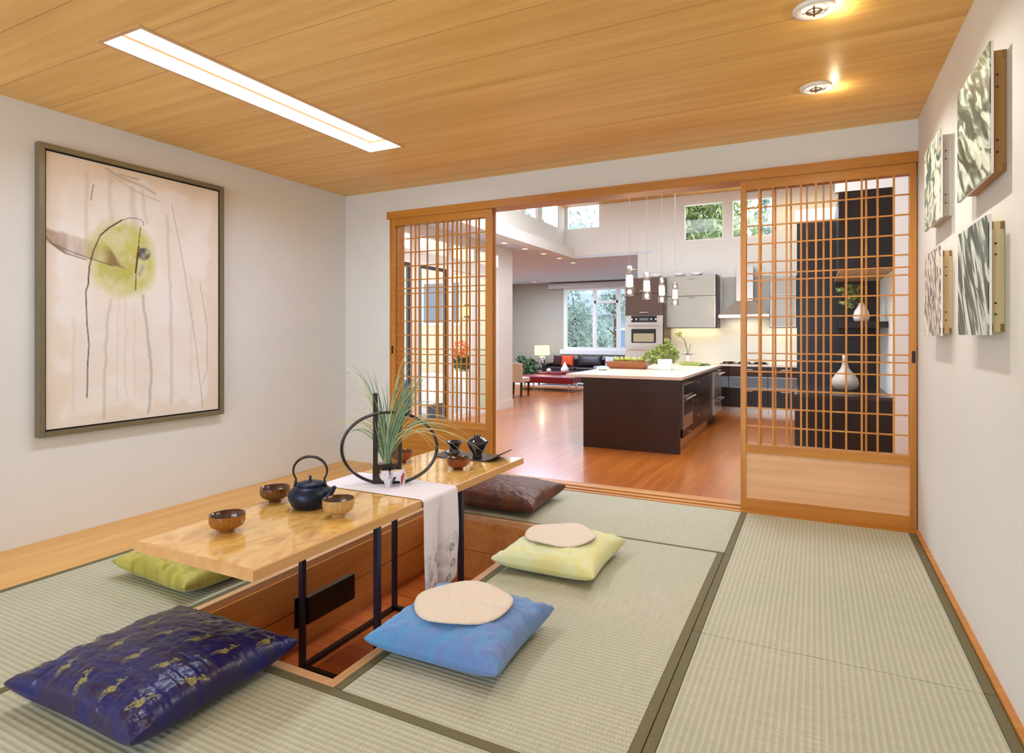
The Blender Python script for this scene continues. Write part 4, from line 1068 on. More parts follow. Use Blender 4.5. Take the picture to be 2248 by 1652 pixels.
# backsplash, counter, base cabinets
ysp = YW-.006; zct = .60
bs = bx('backsplash', M_splash, x1, .30, ysp-.004, ysp+.002, zct+.001, on_y(1500, 721, YW).z+.05); tag(bs, 'pale glass backsplash lit from under the wall cabinets', 'backsplash')
l = area('under_cabinet_light', ((on_y(1463, 650, yu).x+on_y(1575, 650, yu).x)/2, YW-.16, on_y(1463, 720, yu).z-.012), (math.radians(20), 0, 0), .9, .04, 2.0, (1, .86, .55))
l2 = area('hood_light', (hc, YW-.25, hz0-.012), (math.radians(10), 0, 0), .7, .1, 2.5, (1, .90, .68))
l3 = area('under_cabinet_light', ((on_y(1690, 650, yu).x+on_y(1752, 650, yu).x)/2, YW-.16, on_y(1690, 720, yu).z-.012), (math.radians(20), 0, 0), .5, .04, 1.4, (1, .86, .55))
yb_ = YW-.66
tag(bx('worktop', M_counter, x1+.002, .30, yb_-.02, YW-.012, zct-.035, zct), 'long cream worktop along the kitchen rear wall', 'worktop')
edges = [x1+.004, on_y(1520, 850, yb_).x, on_y(1600, 850, yb_).x, on_y(1686, 850, yb_).x, on_y(1765, 850, yb_).x, .29]
labs = ['dark base cabinet beside the oven tower, hidden behind the island', 'dark base cabinet just right of the island behind it', 'dark base cabinet below the cooktop, by the right door frame', 'dark base cabinet seen through the lattice under the right wall cabinet', 'dark base cabinet at the right end behind the black hutch']
for k in range(5):
    a, b = edges[k]+.002, edges[k+1]-.002
    t = thing('base_cabinet', labs[k], 'cabinet', ((a+b)/2, yb_, KZ), group='base cabinets along the rear wall')
    bx('carcass', M_blackcab, a, b, yb_, YW-.012, KZ+.10, zct-.036, t)
    bx('toe_kick', M_steel, a, b, yb_+.06, yb_+.075, KZ, KZ+.10, t)
    for z0q, z1q, mt in ((.385, zct-.045, M_espresso), (.165, .375, M_greyglass), (KZ+.10, .155, M_blackcab)):
        d = bx('drawer', mt, a+.003, b-.003, yb_-.02, yb_, z0q, z1q, t)
        if mt is M_greyglass: MB().box(a+.003, b-.003, yb_-.023, yb_-.02, z0q, z0q+.012).box(a+.003, b-.003, yb_-.023, yb_-.02, z1q-.012, z1q).build('drawer_frame', M_steel, d)
        else: bx('handle', M_steel, (a+b)/2-.08, (a+b)/2+.08, yb_-.05, yb_-.02, z1q-.05, z1q-.038, d)
# cooktop and copper pans
cx_ = hc
ct_ = thing('cooktop', 'black gas cooktop set in the rear worktop under the hood', 'cooktop', (cx_, YW-.33, zct))
bx('glass_plate', M_black, cx_-.42, cx_+.42, YW-.58, YW-.10, zct+.001, zct+.008, ct_)
for i, q in enumerate((-.28, 0, .28)):
    MB().tube([(cx_+q+.09*math.cos(a*math.pi/8), YW-.34+.09*math.sin(a*math.pi/8), zct+.03) for a in range(16)], .007, 6, closed=True).box(cx_+q-.11, cx_+q+.11, YW-.345, YW-.335, zct+.008, zct+.036).box(cx_+q-.005, cx_+q+.005, YW-.45, YW-.23, zct+.008, zct+.036).build('burner_grate', M_black, ct_)
for i, px in enumerate((1597, 1612, 1628, 1643)):
    xx = on_y(px, 790, YW-.5).x
    MB().cyl((xx, YW-.575, zct+.004), (xx, YW-.575, zct+.03), .018, 14).build('burner_knob', plain('copper_knob', (206, 140, 110), .25, metal=.8) if i == 0 else bpy.data.materials['copper_knob'], ct_)
# orchid on the worktop
def leafy(mb, c, r, n, size, rng_, flat=.7, up=.0):
    for _ in range(n):
        d = Vector((rng_.gauss(0, 1), rng_.gauss(0, 1), rng_.gauss(0, 1))).normalized()*r*rng_.random()**.4
        d.z *= flat
        p = Vector(c)+d; a = Vector((rng_.gauss(0, 1), rng_.gauss(0, 1), rng_.gauss(0, 1))).normalized(); b = a.orthogonal().normalized()*size*rng_.uniform(.5, 1); a = a*size*rng_.uniform(.8, 1.5)
        mb.add([p-a, p+b*.5, p+a, p-b*.5], [(0, 1, 2, 3)])
R_ = random.Random(5)
oy = YW-.30
o0 = on_y(1510, 786, oy)
orc = thing('potted_orchid', 'yellow-green orchid in a white pot on the rear worktop', 'potted plant', (o0.x, oy, zct))
MB().lathe([(.045, 0), (.05, .005), (.062, .15), (.058, .155), (.052, .14), (0, .135)], o0.x, oy, zct, 24, cap=False).build('pot', M_porc, orc, smooth=True)
st = MB()
tipo = on_y(1489, 733, oy); mid = on_y(1502, 745, oy)
st.tube([(o0.x, oy, zct+.14), (o0.x-.01, oy, zct+.25), (mid.x, oy, mid.z), (tipo.x, oy, tipo.z)], .006, 5)
st.tube([(o0.x+.01, oy, zct+.14), (o0.x+.03, oy, zct+.26), (o0.x+.05, oy, zct+.36)], .005, 5)
st.build('stem', M_dkleaf, orc)
lf = MB()
for a in range(7):
    an = a*.9; e = Vector((math.cos(an), math.sin(an)*.5, .35)); lf.ribbon([(o0.x, oy, zct+.14), Vector((o0.x, oy, zct+.14))+e*.08, Vector((o0.x, oy, zct+.15))+e*.16-Vector((0, 0, .03))], .022, Vector((-e.y, e.x, .2)).normalized())
lf.build('leaves', M_dkleaf, orc)
bl = MB(); leafy(bl, tipo, .07, 26, .03, R_); bl.build('blossoms', plain('yellow_orchid_petal', (216, 206, 110), .6), orc)

# kitchen island
iy0, iy1 = 7.40, 10.80; ix0, ix1 = -2.70, -1.465; izt = .64
isl = thing('kitchen_island', 'dark espresso kitchen island in the middle of the kitchen', 'kitchen island', ((ix0+ix1)/2, (iy0+iy1)/2, KZ))
bx('end_panel', M_espresso, ix0, ix1, iy0, iy0+.04, KZ, izt-.04, isl)
bx('carcass', M_espresso, ix0, ix1-.03, iy0+.04, iy1, KZ+.17, izt-.04, isl)
bx('toe_kick', M_firy, ix0+.06, ix1-.07, iy0+.04, 9.90, KZ, KZ+.17, isl)
bx('plinth', M_black, ix0+.06, ix1-.07, 9.90, iy1-.05, KZ, KZ+.17, isl)
def yi(px): return on_x(px, 850, ix1).y
segs = [(1499, 1522), (1522, 1536), (1536, 1565)]
yo = [yi(1497), yi(1519), yi(1536), yi(1564), yi(1578)]
for k, (a, b) in enumerate(((yo[0]+.05, yo[1]), (yo[1], yo[2]), (yo[2], yo[3]))):
    if k == 0: zs3 = ((KZ+.17, KZ+.27),)
    elif k == 1: zs3 = ((KZ+.17, .10), (.105, .30), (.305, izt-.09))
    else: zs3 = ((KZ+.17, izt-.09),)
    for z0q, z1q in zs3:
        d = bx('door' if k == 2 else 'drawer', M_espresso, ix1-.03, ix1, a+.004, b-.004, z0q, z1q, isl)
        if k < 2: MB().box(ix1, ix1+.03, (a+b)/2-.05, (a+b)/2-.04, z1q-.05, z1q-.04).box(ix1, ix1+.03, (a+b)/2+.04, (a+b)/2+.05, z1q-.05, z1q-.04).box(ix1+.03, ix1+.04, (a+b)/2-.06, (a+b)/2+.06, z1q-.052, z1q-.038).build('handle', M_chrome, d)
tag(bx('island_top', M_counter, on_z(1262, 817, izt).x, ix1+.03, iy0-.03, iy1+.03, izt-.038, izt, bevel=.003), 'pale cream slab top of the kitchen island', 'worktop')
bo = thing('built_in_oven', 'small steel oven built into the right side of the island', 'oven', (ix1, (yo[0]+yo[1])/2, KZ+.25))
bx('body', M_steel, ix1-.029, ix1+.012, yo[0]+.052, yo[1]-.004, KZ+.28, izt-.10, bo)
bx('control_panel', M_black, ix1+.012, ix1+.016, yo[0]+.08, yo[1]-.03, izt-.24, izt-.12, bo)
bx('oven_window', M_black, ix1+.012, ix1+.016, yo[0]+.10, yo[1]-.05, KZ+.45, izt-.32, bo)
MB().cyl((ix1+.05, yo[0]+.08, izt-.28), (ix1+.05, yo[1]-.03, izt-.28), .012, 10).build('door_handle', M_chrome, bo)
dw = thing('dishwasher_drawers', 'stainless drawer dishwasher at the far right end of the island', 'dishwasher', (ix1, (yo[3]+iy1)/2, KZ+.10))
for z0q, z1q in ((KZ+.17, .14), (.15, izt-.08)):
    d = bx('dishwasher_drawer', M_steel, ix1-.029, ix1+.03, yo[3]+.004, iy1-.002, z0q, z1q, dw)
    MB().cyl((ix1+.08, yo[3]+.05, z1q-.05), (ix1+.08, iy1-.05, z1q-.05), .014, 10).box(ix1+.03, ix1+.08, yo[3]+.06, yo[3]+.08, z1q-.058, z1q-.042).box(ix1+.03, ix1+.08, iy1-.08, iy1-.06, z1q-.058, z1q-.042).build('handle', M_chrome, d)
# things on the island
c0 = on_z(1330, 808, izt); c1 = on_z(1418, 811, izt)
wt = thing('wooden_trough_bowl', 'angular walnut bowl on the island, filled with green pears', 'bowl', ((c0.x+c1.x)/2, c0.y+.1, izt+.001))
cxm, cym = (c0.x+c1.x)/2, c0.y+.12
MB().frustum((cxm, cym), .50, .26, izt+.001, (cxm, cym), .64, .36, izt+.105).build('bowl_body', M_trayw, wt)
for k in range(9):
    px_, py_ = cxm-.22+.055*k, cym+R_.uniform(-.06, .06)
    s_ = R_.uniform(.032, .038)
    f = MB().lathe([(0, 0), (s_*.8, .008), (s_, s_*.7), (s_*.75, s_*1.3), (s_*.35, s_*1.9), (0, s_*2.1)], px_, py_, izt+.106, 14, cap=False).build('green_pear', plain('pear_skin', (168, 176, 78), .5) if k == 0 else bpy.data.materials['pear_skin'], smooth=True)
    tag(f, 'small green pear heaped in the walnut bowl on the island', 'fruit', 'green pears in the walnut bowl')
cb = on_z(1459, 812, izt)
pp = thing('potted_fern', 'feathery green plant in a square white pot on the island', 'potted plant', (cb.x, cb.y+.1, izt+.001))
MB().frustum((cb.x, cb.y+.1), .17, .17, izt+.001, (cb.x, cb.y+.1), .21, .21, izt+.16).build('pot', M_porc, pp, bevel=.006)
lf = MB()
for (px, py, r) in ((1455, 778, .13), (1432, 782, .08), (1475, 768, .08), (1468, 757, .06), (1445, 768, .08), (1422, 775, .05), (1440, 793, .05), (1482, 783, .06), (1464, 748, .045), (1415, 784, .04), (1484, 772, .05), (1450, 760, .05), (1428, 796, .04), (1473, 792, .06), (1436, 770, .05)):
    c = on_y(px, py, cb.y+.08); leafy(lf, c, r, int(260*r/.1), .018, R_, .8)
for k in range(24):
    e = on_y(R_.uniform(1418, 1484), R_.uniform(756, 795), cb.y+R_.uniform(-.1, .2)); lf.tube([(cb.x, cb.y+.1, izt+.15), ((cb.x+e.x)/2, cb.y+.1, max(e.z, izt+.2)), e], .003, 4)
lf.build('foliage', M_leaf, pp)
dc = on_z(1323, 812, izt)
tag(MB().lathe([(0, 0), (.05, .0), (.085, .018), (.10, .03), (.07, .045), (.03, .06), (0, .05)], dc.x, dc.y, izt+.001, 24, cap=False).build('porcelain_dish', M_porc, smooth=True), 'small white porcelain dish beside the walnut bowl on the island', 'dish')
a0, a1 = on_z(1492, 802, izt), on_z(1550, 801, izt)
for k in range(16):
    o_ = k*.011
    p0 = Vector((a0.x+R_.uniform(-.03, .03), a0.y-.05+o_*3, izt+.006+R_.uniform(0, .05))); p1 = Vector((a1.x+R_.uniform(-.06, .04), a0.y-.05+o_*3+.02, izt+.006+R_.uniform(0, .02)))
    t = thing('asparagus_spear', 'green asparagus spear in the bunch lying behind the white fern pot', 'vegetable', p0, group='asparagus bunch on the island')
    MB().tube([p0, p0.lerp(p1, .5)+Vector((0, 0, .006)), p1], [.007, .008, .007], 6).build('stalk', M_leaf, t)
    MB().tube([p1, p1+(p1-p0).normalized()*.03, p1+(p1-p0).normalized()*.06], [.008, .009, .002], 6).build('tip', M_dkleaf, t)

# pendant lamps over the island
pl_labels = ['glass pendant lamp nearest the tatami room, leftmost of the row', 'second glass pendant lamp from the left over the island', 'third glass pendant lamp from the left over the island', 'farthest glass pendant lamp, rightmost of the row']
for k, (px, yy_) in enumerate(((1382, 7.45), (1420, 8.32), (1453, 9.24), (1482, 10.2))):
    p = on_y(px, 650, yy_); x = p.x; z0, z1 = 1.645, 2.01
    t = thing('pendant_lamp', pl_labels[k], 'pendant lamp', (x, yy_, z0), group='glass pendant lamps over the island')
    MB().lathe([(.066, 0), (.061, .09), (.055, .18), (.049, .27), (.044, .365), (.038, .365), (.043, .27), (.049, .18), (.055, .09), (.060, .004), (.066, 0)], x, yy_, z0, 28, cap=False).build('glass_cylinder', M_clear, t, smooth=True)
    MB().lathe([(0, .11), (.040, .115), (.044, .13), (.040, .25), (.036, .262), (0, .265)], x, yy_, z0, 20, cap=False).build('lit_core', M_bulb, t, smooth=True)
    MB().lathe([(.014, .34), (.014, .362), (.040, .366), (.040, .372), (.008, .385), (0, .385)], x, yy_, z0, 16, cap=False).build('cap', M_steel, t, smooth=True)
    MB().cyl((x, yy_, z0+.38), (x, yy_, zk2-.05), .0022, 6).build('cord', M_steel, t)
    l = bpy.data.lights.new('pendant_glow', 'POINT'); l.energy = 5; l.color = (1, .80, .52); l.shadow_soft_size = .03
    o = bpy.data.objects.new('pendant_glow', l); COL.objects.link(o); o.location = (x, yy_, z0+.05)
tag(bx('pendant_rail', M_white, -2.16, -2.0, 6.8, 10.35, zk2-.05, zk2-.001), 'white rail under the added ceiling opening carrying the pendant cords', 'rail')

# black hutch on the right
hx0, hx1 = on_y(1745, 930, YH).x, XRK-.003
YHB = 10.2
hu = thing('desk_hutch', 'black built-in hutch with desk and back panel at the right', 'cabinet', ((hx0+hx1)/2, YHB, KZ))
bx('base', M_blackcab, hx0, hx1, YH, YHB-.001, KZ, .355, hu)
bx('desk_top', plain('dark_brown_desk_top', (58, 46, 44), .22), hx0-.01, hx1, YH-.01, YHB-.001, .355, .395, hu)
bx('back_panel', M_blackcab, hx0-.02, hx1, YHB, YHB+.14, KZ, on_y(1790, 484, YHB).z, hu)
tag(bx('bulkhead', M_wallk, on_y(1746, 470, YHB).x, hx1, YHB, YHB+.14, on_y(1790, 484, YHB).z+.002, on_y(1790, 458, YHB).z), 'white boxed bulkhead above the black back panel', 'bulkhead')
ux0 = on_y(1841, 500, YH).x
uc = thing('upper_cabinet', 'tall black upper cabinet hanging over the hutch at the right', 'cabinet', ((ux0+hx1)/2, YH+.7, 1.94))
bx('carcass', M_blackcab, ux0, hx1, YH+.02, YHB-.002, 1.955, 2.915, uc)
bx('underside', plain('pale_wood_underside', (206, 176, 138), .5), ux0, hx1, YH+.02, YHB-.002, 1.94, 1.954, uc)
xm_ = (ux0+hx1)/2
for a, b in ((ux0, xm_), (xm_, hx1)): bx('cabinet_door', M_blackcab, a+.003, b-.003, YH, YH+.019, 1.945, 2.915, uc)
wall_y('wall_over_hutch', M_wallk, on_y(1834, 400, YH).x, XRK, 2.925, ZK+.2, YH, YH+.12, [])
sh = bx('display_shelf', M_blackcab, on_y(1843, 710, 9.1).x, hx1, 9.0, YHB-.002, 1.245, 1.325)
tag(sh, 'thick black shelf above the desk holding the leafy white vase', 'shelf')
ys_ = 9.25
v0 = on_y(1891, 695, ys_); zs_ = 1.326
pv_ = thing('sprig_vase', 'small white teardrop vase with leafy sprigs on the black shelf', 'vase', (v0.x, ys_, zs_))
sc_ = 1.0
MB().lathe([(.05, 0), (.085, .01), (.10, .07), (.085, .14), (.05, .20), (.026, .25), (.020, .255), (.022, .24), (0, .2)], v0.x, ys_, zs_, 28, cap=False).build('vase_body', M_porc, pv_, smooth=True)
sg = MB()
for (px, py) in ((1845, 636), (1862, 628), (1872, 640), (1850, 664), (1870, 655), (1880, 648), (1866, 670), (1884, 632), (1856, 645)):
    e = on_y(px, py, ys_+R_.uniform(-.05, .05)); sg.tube([(v0.x, ys_, zs_+.24), ((v0.x+e.x)/2, ys_, e.z+.02), e], .003, 4); leafy(sg, e, .06, 30, .020, R_)
sg.build('sprigs', M_leaf, pv_)
yv = 9.35
v1 = on_y(1855, 850, yv); 
rv = on_y(1886, 825, yv).x-v1.x
vz = .396
sv = thing('bottle_vase', 'onion-shaped pearl grey vase with a studded belly on the desk', 'vase', (v1.x, yv, vz))
hh = on_y(1850, 777, yv).z-vz; rv = max(rv, .15)
MB().lathe([(.09, 0), (rv*.80, .02), (rv*.97, hh*.14), (rv, hh*.22), (rv*.92, hh*.33), (rv*.62, hh*.48), (rv*.33, hh*.60), (.036, hh*.72), (.032, hh*.86), (.036, hh), (.028, hh), (.026, hh*.8)], v1.x, yv, vz, 44, cap=False).build('body', M_vase, sv, smooth=True)

# ------------------------------------------------------------------ living room
def soft_box(name, mat, x0, x1, y0, y1, z0, z1, parent=None, r=.05):
    return MB().box(x0, x1, y0, y1, z0, z1).build(name, mat, parent, bevel=r)
ysf = YLV-.25
s0x, s1x = on_y(1209, 800, ysf-.6).x, -3.7
so = thing('sofa', 'low dark brown leather sofa below the living room window', 'sofa', ((s0x+s1x)/2, ysf-.45, KZ))
soft_box('base', M_leather, s0x, s1x, ysf-.95, ysf, KZ+.05, KZ+.38, so, .03)
soft_box('backrest', M_leather, s0x, s1x, ysf-.20, ysf, KZ+.38, KZ+.74, so, .05)
soft_box('armrest', M_leather, s0x-.16, s0x, ysf-.95, ysf, KZ+.05, KZ+.58, so, .04)
for k in range(4):
    a = s0x+.02+k*(s1x-s0x)/4; soft_box('seat_cushion', M_leather, a, a+(s1x-s0x)/4-.03, ysf-.96, ysf-.22, KZ+.38, KZ+.47, so, .03)
def pil(label, mat, pa, pb, ytop, y, h, tilt=-.25):
    xa, xb = on_y(pa, 790, y).x, on_y(pb, 790, y).x
    P, C, _ = pillow(xb-xa, h, .16, n=26, seed=int(pa) % 17, wr=.003)
    q = P[..., 1].copy(); zz = P[..., 2].copy()
    P2 = np.stack([P[..., 0], -zz+.08, q+h/2], -1)
    o = grid_mesh('throw_pillow', P2, None, mat, loc=((xa+xb)/2, y, KZ+.475)); o.rotation_euler = (tilt, 0, 0)
    tag(o, label, 'pillow', 'throw pillows on the sofa')
yq = ysf-.50
pil('dark maroon throw pillow at the left end of the sofa', plain('maroon_fabric', (58, 16, 20), .8), 1213, 1236, 0, yq, .36)
pil('orange throw pillow on the dark sofa', M_orange, 1231, 1259, 0, yq-.1, .36)
pil('wide dark leather pillow right of the orange one', M_leather, 1265, 1322, 0, yq, .36)
pil('pale grey throw pillow on the right of the sofa', plain('pale_grey_fabric', (206, 206, 214), .8), 1327, 1353, 0, yq-.05, .34)
# side table with lamp
tl = on_y(1190, 806, ysf-.5)
stt = thing('side_table', 'dark side table at the left end of the sofa', 'table', (tl.x, ysf-.5, KZ))
bx('tabletop', M_black, tl.x-.35, tl.x+.16, ysf-.75, ysf-.25, KZ+.36, KZ+.40, stt)
for a in (-.33, .11):
    for b in (-.73, -.30): bx('leg', M_black, tl.x+a, tl.x+a+.03, ysf+b, ysf+b+.03, KZ, KZ+.36, stt)
lp = thing('table_lamp', 'lit table lamp with a cream drum shade and silver base', 'table lamp', (tl.x, ysf-.5, KZ+.401))
zl0, zl1 = on_y(1190, 779, ysf-.5).z, on_y(1190, 758, ysf-.5).z
rs_ = (on_y(1202, 770, ysf-.5).x-on_y(1172, 770, ysf-.5).x)/2
MB().lathe([(rs_*.44, 0), (rs_*.46, .01), (rs_*.46, zl0-KZ-.46), (rs_*.40, zl0-KZ-.44), (.015, zl0-KZ-.43), (.015, zl0-KZ-.39)], tl.x, ysf-.5, KZ+.401, 24).build('lamp_base', M_chrome, lp, smooth='auto')
MB().lathe([(rs_, 0), (rs_, zl1-zl0), (rs_*.98, zl1-zl0), (rs_*.98, 0)], tl.x, ysf-.5, zl0, 32, cap=False).build('lamp_shade', M_lampsh, lp, smooth=True)
l = bpy.data.lights.new('table_lamp_light', 'POINT'); l.energy = 3.5; l.color = (1, .85, .6); l.shadow_soft_size = .08
o = bpy.data.objects.new('table_lamp_light', l); COL.objects.link(o); o.location = (tl.x, ysf-.5, zl1+.1)
pg = on_z(1160, 835, KZ) ; pgc = on_y(1160, 800, ysf-1.6)
fp = thing('floor_plant', 'dark green leafy plant behind the cream chair', 'potted plant', (pgc.x, ysf-1.6, KZ))
MB().lathe([(.13, 0), (.19, .26), (.17, .26), (.15, .22), (0, .22)], pgc.x, ysf-1.6, KZ, 20, cap=False).build('pot', M_black, fp, smooth=True)
lf = MB(); leafy(lf, (pgc.x, ysf-1.6, KZ+.48), .34, 260, .08, R_, .75); leafy(lf, (pgc.x-.2, ysf-1.6, KZ+.7), .18, 60, .07, R_); lf.build('foliage', M_dkleaf, fp)
# rug, bench, coffee table
r0 = on_z(1272, 851, KZ)
tag(bx('shag_rug', M_rug, -8.6, -3.9, r0.y+.1, ysf-1.0, KZ+.001, KZ+.022), 'pale shag rug on the living room floor under the bench', 'rug')
yb0 = on_z(1200, 853, KZ).y
yb0 = 14.2
bz1 = on_y(1200, 826, yb0).z; bz0 = on_y(1200, 841, yb0).z
bxa, bxb = on_y(1136, 830, yb0).x, on_y(1256, 840, yb0).x
bn = thing('leather_bench', 'long dark red leather bench with chrome legs before the coffee table', 'bench', ((bxa+bxb)/2, yb0+.3, KZ+.023))
soft_box('bench_seat', M_red, bxa, bxb, yb0, yb0+.75, bz0, bz1, bn, .04)
for x in (bxa+.15, bxb-.15):
    for y in (yb0+.08, yb0+.62): bx('leg', M_chrome, x, x+.04, y, y+.04, KZ+.023, bz0, bn)
MB().box(bxa+.1, bxb-.1, yb0+.08, yb0+.11, KZ+.04, KZ+.06).build('foot_rail', M_black, bn)
yc0 = 15.6
cz = on_y(1220, 819, yc0).z
ca, cb2 = on_y(1176, 815, yc0).x, on_y(1300, 820, yc0).x
cf = thing('coffee_table', 'low dark red lacquer coffee table between the bench and sofa', 'table', ((ca+cb2)/2, yc0+.4, KZ+.023))
bx('tabletop', M_red, ca, cb2, yc0, yc0+.85, cz-.05, cz, cf)
for x in (ca+.05, cb2-.09):
    for y in (yc0+.05, yc0+.76): bx('leg', M_black, x, x+.04, y, y+.04, KZ+.023, cz-.05, cf)
td = on_y(1240, 815, yc0+.25)
tag(MB().lathe([(0, 0), (.07, .0), (.12, .05), (.11, .12), (.05, .22), (.012, .30), (0, .32)], td.x, yc0+.25, cz+.001, 24, cap=False).build('teardrop_ornament', M_porc, smooth=True), 'white teardrop ornament on the coffee table', 'ornament')
tf = on_y(1205, 812, yc0+.3)
fg = thing('animal_figurine', 'small black and white ornament at the left of the coffee table', 'figurine', (tf.x, yc0+.3, cz+.001))
MB().lathe([(0, 0), (.05, .01), (.07, .05), (.05, .10), (0, .12)], tf.x, yc0+.3, cz+.001, 16, cap=False).build('body', M_porc, fg, smooth=True)
MB().lathe([(0, 0), (.03, .01), (.04, .035), (.03, .06), (0, .07)], tf.x-.08, yc0+.3, cz+.05, 14, cap=False).build('head', M_black, fg, smooth=True)
gc = thing('lounge_chair', 'grey upholstered lounge chair half hidden by the island', 'chair', (-4.9, 15.0, KZ+.023))
soft_box('seat', plain('grey_upholstery', (150, 152, 160), .8), -5.30, -4.40, 14.6, 15.4, KZ+.18, KZ+.40, gc, .04)
soft_box('backrest', bpy.data.materials['grey_upholstery'], -5.30, -4.40, 15.25, 15.45, KZ+.40, KZ+.62, gc, .04)
for x in (-5.25, -4.49):
    for y in (14.65, 15.32): bx('leg', M_black, x, x+.04, y, y+.04, KZ+.023, KZ+.18, gc)
# cream parson chair, facing away to the left
cc = on_z(1146, 871, KZ)
pc = thing('dining_chair', 'cream upholstered high-backed chair with black legs by the pillar', 'chair', (cc.x-.22, cc.y, KZ))
xb_, yb2 = cc.x, cc.y
ct2 = on_y(1148, 797, yb2).z
MB().add([(xb_-.46, yb2+.02, KZ+.33), (xb_-.02, yb2+.02, KZ+.33), (xb_-.02, yb2+.09, KZ+.33), (xb_-.46, yb2+.09, KZ+.33), (xb_-.45, yb2-.06, ct2), (xb_+.03, yb2-.06, ct2), (xb_+.03, yb2-.01, ct2), (xb_-.45, yb2-.01, ct2)], [(3, 2, 1, 0), (4, 5, 6, 7), (0, 1, 5, 4), (1, 2, 6, 5), (2, 3, 7, 6), (3, 0, 4, 7)]).build('backrest', M_linen, pc, bevel=.015)
soft_box('seat', M_linen, xb_-.46, xb_-.02, yb2+.10, yb2+.50, KZ+.33, KZ+.44, pc, .02)
for x, y in ((xb_-.04, yb2+.01), (xb_-.04, yb2+.41), (xb_-.44, yb2+.01), (xb_-.44, yb2+.41)): MB().frustum((x+.0, y+.02), .03, .03, KZ, (x, y+.04), .045, .045, KZ+.33).build('leg', M_black, pc)
tag(bx('wall_canvas', M_white, XLL+.001, XLL+.03, 14.6, 15.4, 1.15, 1.65), 'small white canvas on the far left living room wall', 'wall art')

# ------------------------------------------------------------------ outside: courtyard, trees, neighbouring house
bx('deck', M_conc, XLL-4, XG-.125, 2.0, YP1-.15, -.60, -.42, kind='structure')
tag(bx('ground', plain('lawn_and_beds', (150, 158, 130), .95, noise_amt=.3, nscale=3), -40, 30, YLV+.3, 60, -.7, -.6), kind='structure')
bx('courtyard_window_trim', M_white, -7.55, -6.55, YP1-.17, YP1-.15, 1.35, 2.30, kind='structure')
tag(bx('courtyard_window', M_greyglass, -7.49, -6.61, YP1-.18, YP1-.171, 1.41, 2.24), kind='structure')
wl = on_y(1020, 682, YP1-.25)
sc = thing('wall_lantern', 'glowing yellow wall lantern on the courtyard wall beyond the glass doors', 'wall lamp', (wl.x, YP1-.15, wl.z-.1))
bx('lantern_glass', emit('lit_lantern', (255, 214, 120), 3.5), wl.x-.07, wl.x+.07, YP1-.30, YP1-.18, wl.z-.10, wl.z+.10, sc)
bx('back_plate', M_black, wl.x-.05, wl.x+.05, YP1-.18, YP1-.151, wl.z-.13, wl.z+.13, sc)
fo = on_y(1016, 768, 10.0)
of = thing('flowering_planter', 'tall white planter of orange flowers in the courtyard', 'potted plant', (fo.x, 10.0, -.42))
MB().frustum((fo.x, 10.0), .30, .30, -.42, (fo.x, 10.0), .40, .40, .45).build('planter', M_white, of)
lf = MB(); leafy(lf, (fo.x, 10.0, .62), .22, 160, .06, R_); lf.build('foliage', M_dkleaf, of)
lf = MB(); leafy(lf, (fo.x, 9.9, .86), .22, 90, .05, R_, .8); lf.build('orange_blossoms', plain('orange_petals', (236, 110, 60), .6), of)
be = thing('patio_bench', 'long white patio bench on the courtyard deck', 'bench', (-7.2, 9.5, -.42))
bx('bench_seat', M_white, -8.2, -6.15, 9.0, 9.55, -.10, .02, be); bx('backrest', M_white, -8.2, -6.15, 9.55, 9.62, .02, .42, be)
for x in (-8.1, -6.3): bx('leg', M_alu, x, x+.06, 9.05, 9.5, -.42, -.10, be)
bp = on_y(872, 848, 7.6)
bl_ = thing('blue_glazed_pot', 'blue glazed pot outside the glass doors, behind the vase grasses', 'plant pot', (bp.x, 7.6, -.42))
MB().lathe([(.14, 0), (.22, .20), (.27, .50), (.24, .78), (.20, .82), (.22, .86), (.18, .86), (.16, .80), (0, .78)], bp.x, 7.6, -.42, 28, cap=False).build('pot_body', plain('blue_glaze', (50, 84, 150), .2, coat=.5), bl_, smooth=True)
for i, (x, y) in enumerate(((-7.0, 8.2), (-7.9, 7.9))):
    t = thing('patio_chair', ['dark metal patio chair nearer the glass doors', 'dark metal patio chair farther out on the deck'][i], 'chair', (x, y, -.42), group='patio chairs in the courtyard')
    bx('seat', M_alu, x-.25, x+.25, y-.25, y+.25, .0, .03, t); bx('backrest', M_alu, x-.25, x-.21, y-.25, y+.25, .03, .48, t)
    for a in (-.24, .20):
        for b in (-.24, .20): bx('leg', M_alu, x+a, x+a+.04, y+b, y+b+.04, -.42, .0, t)

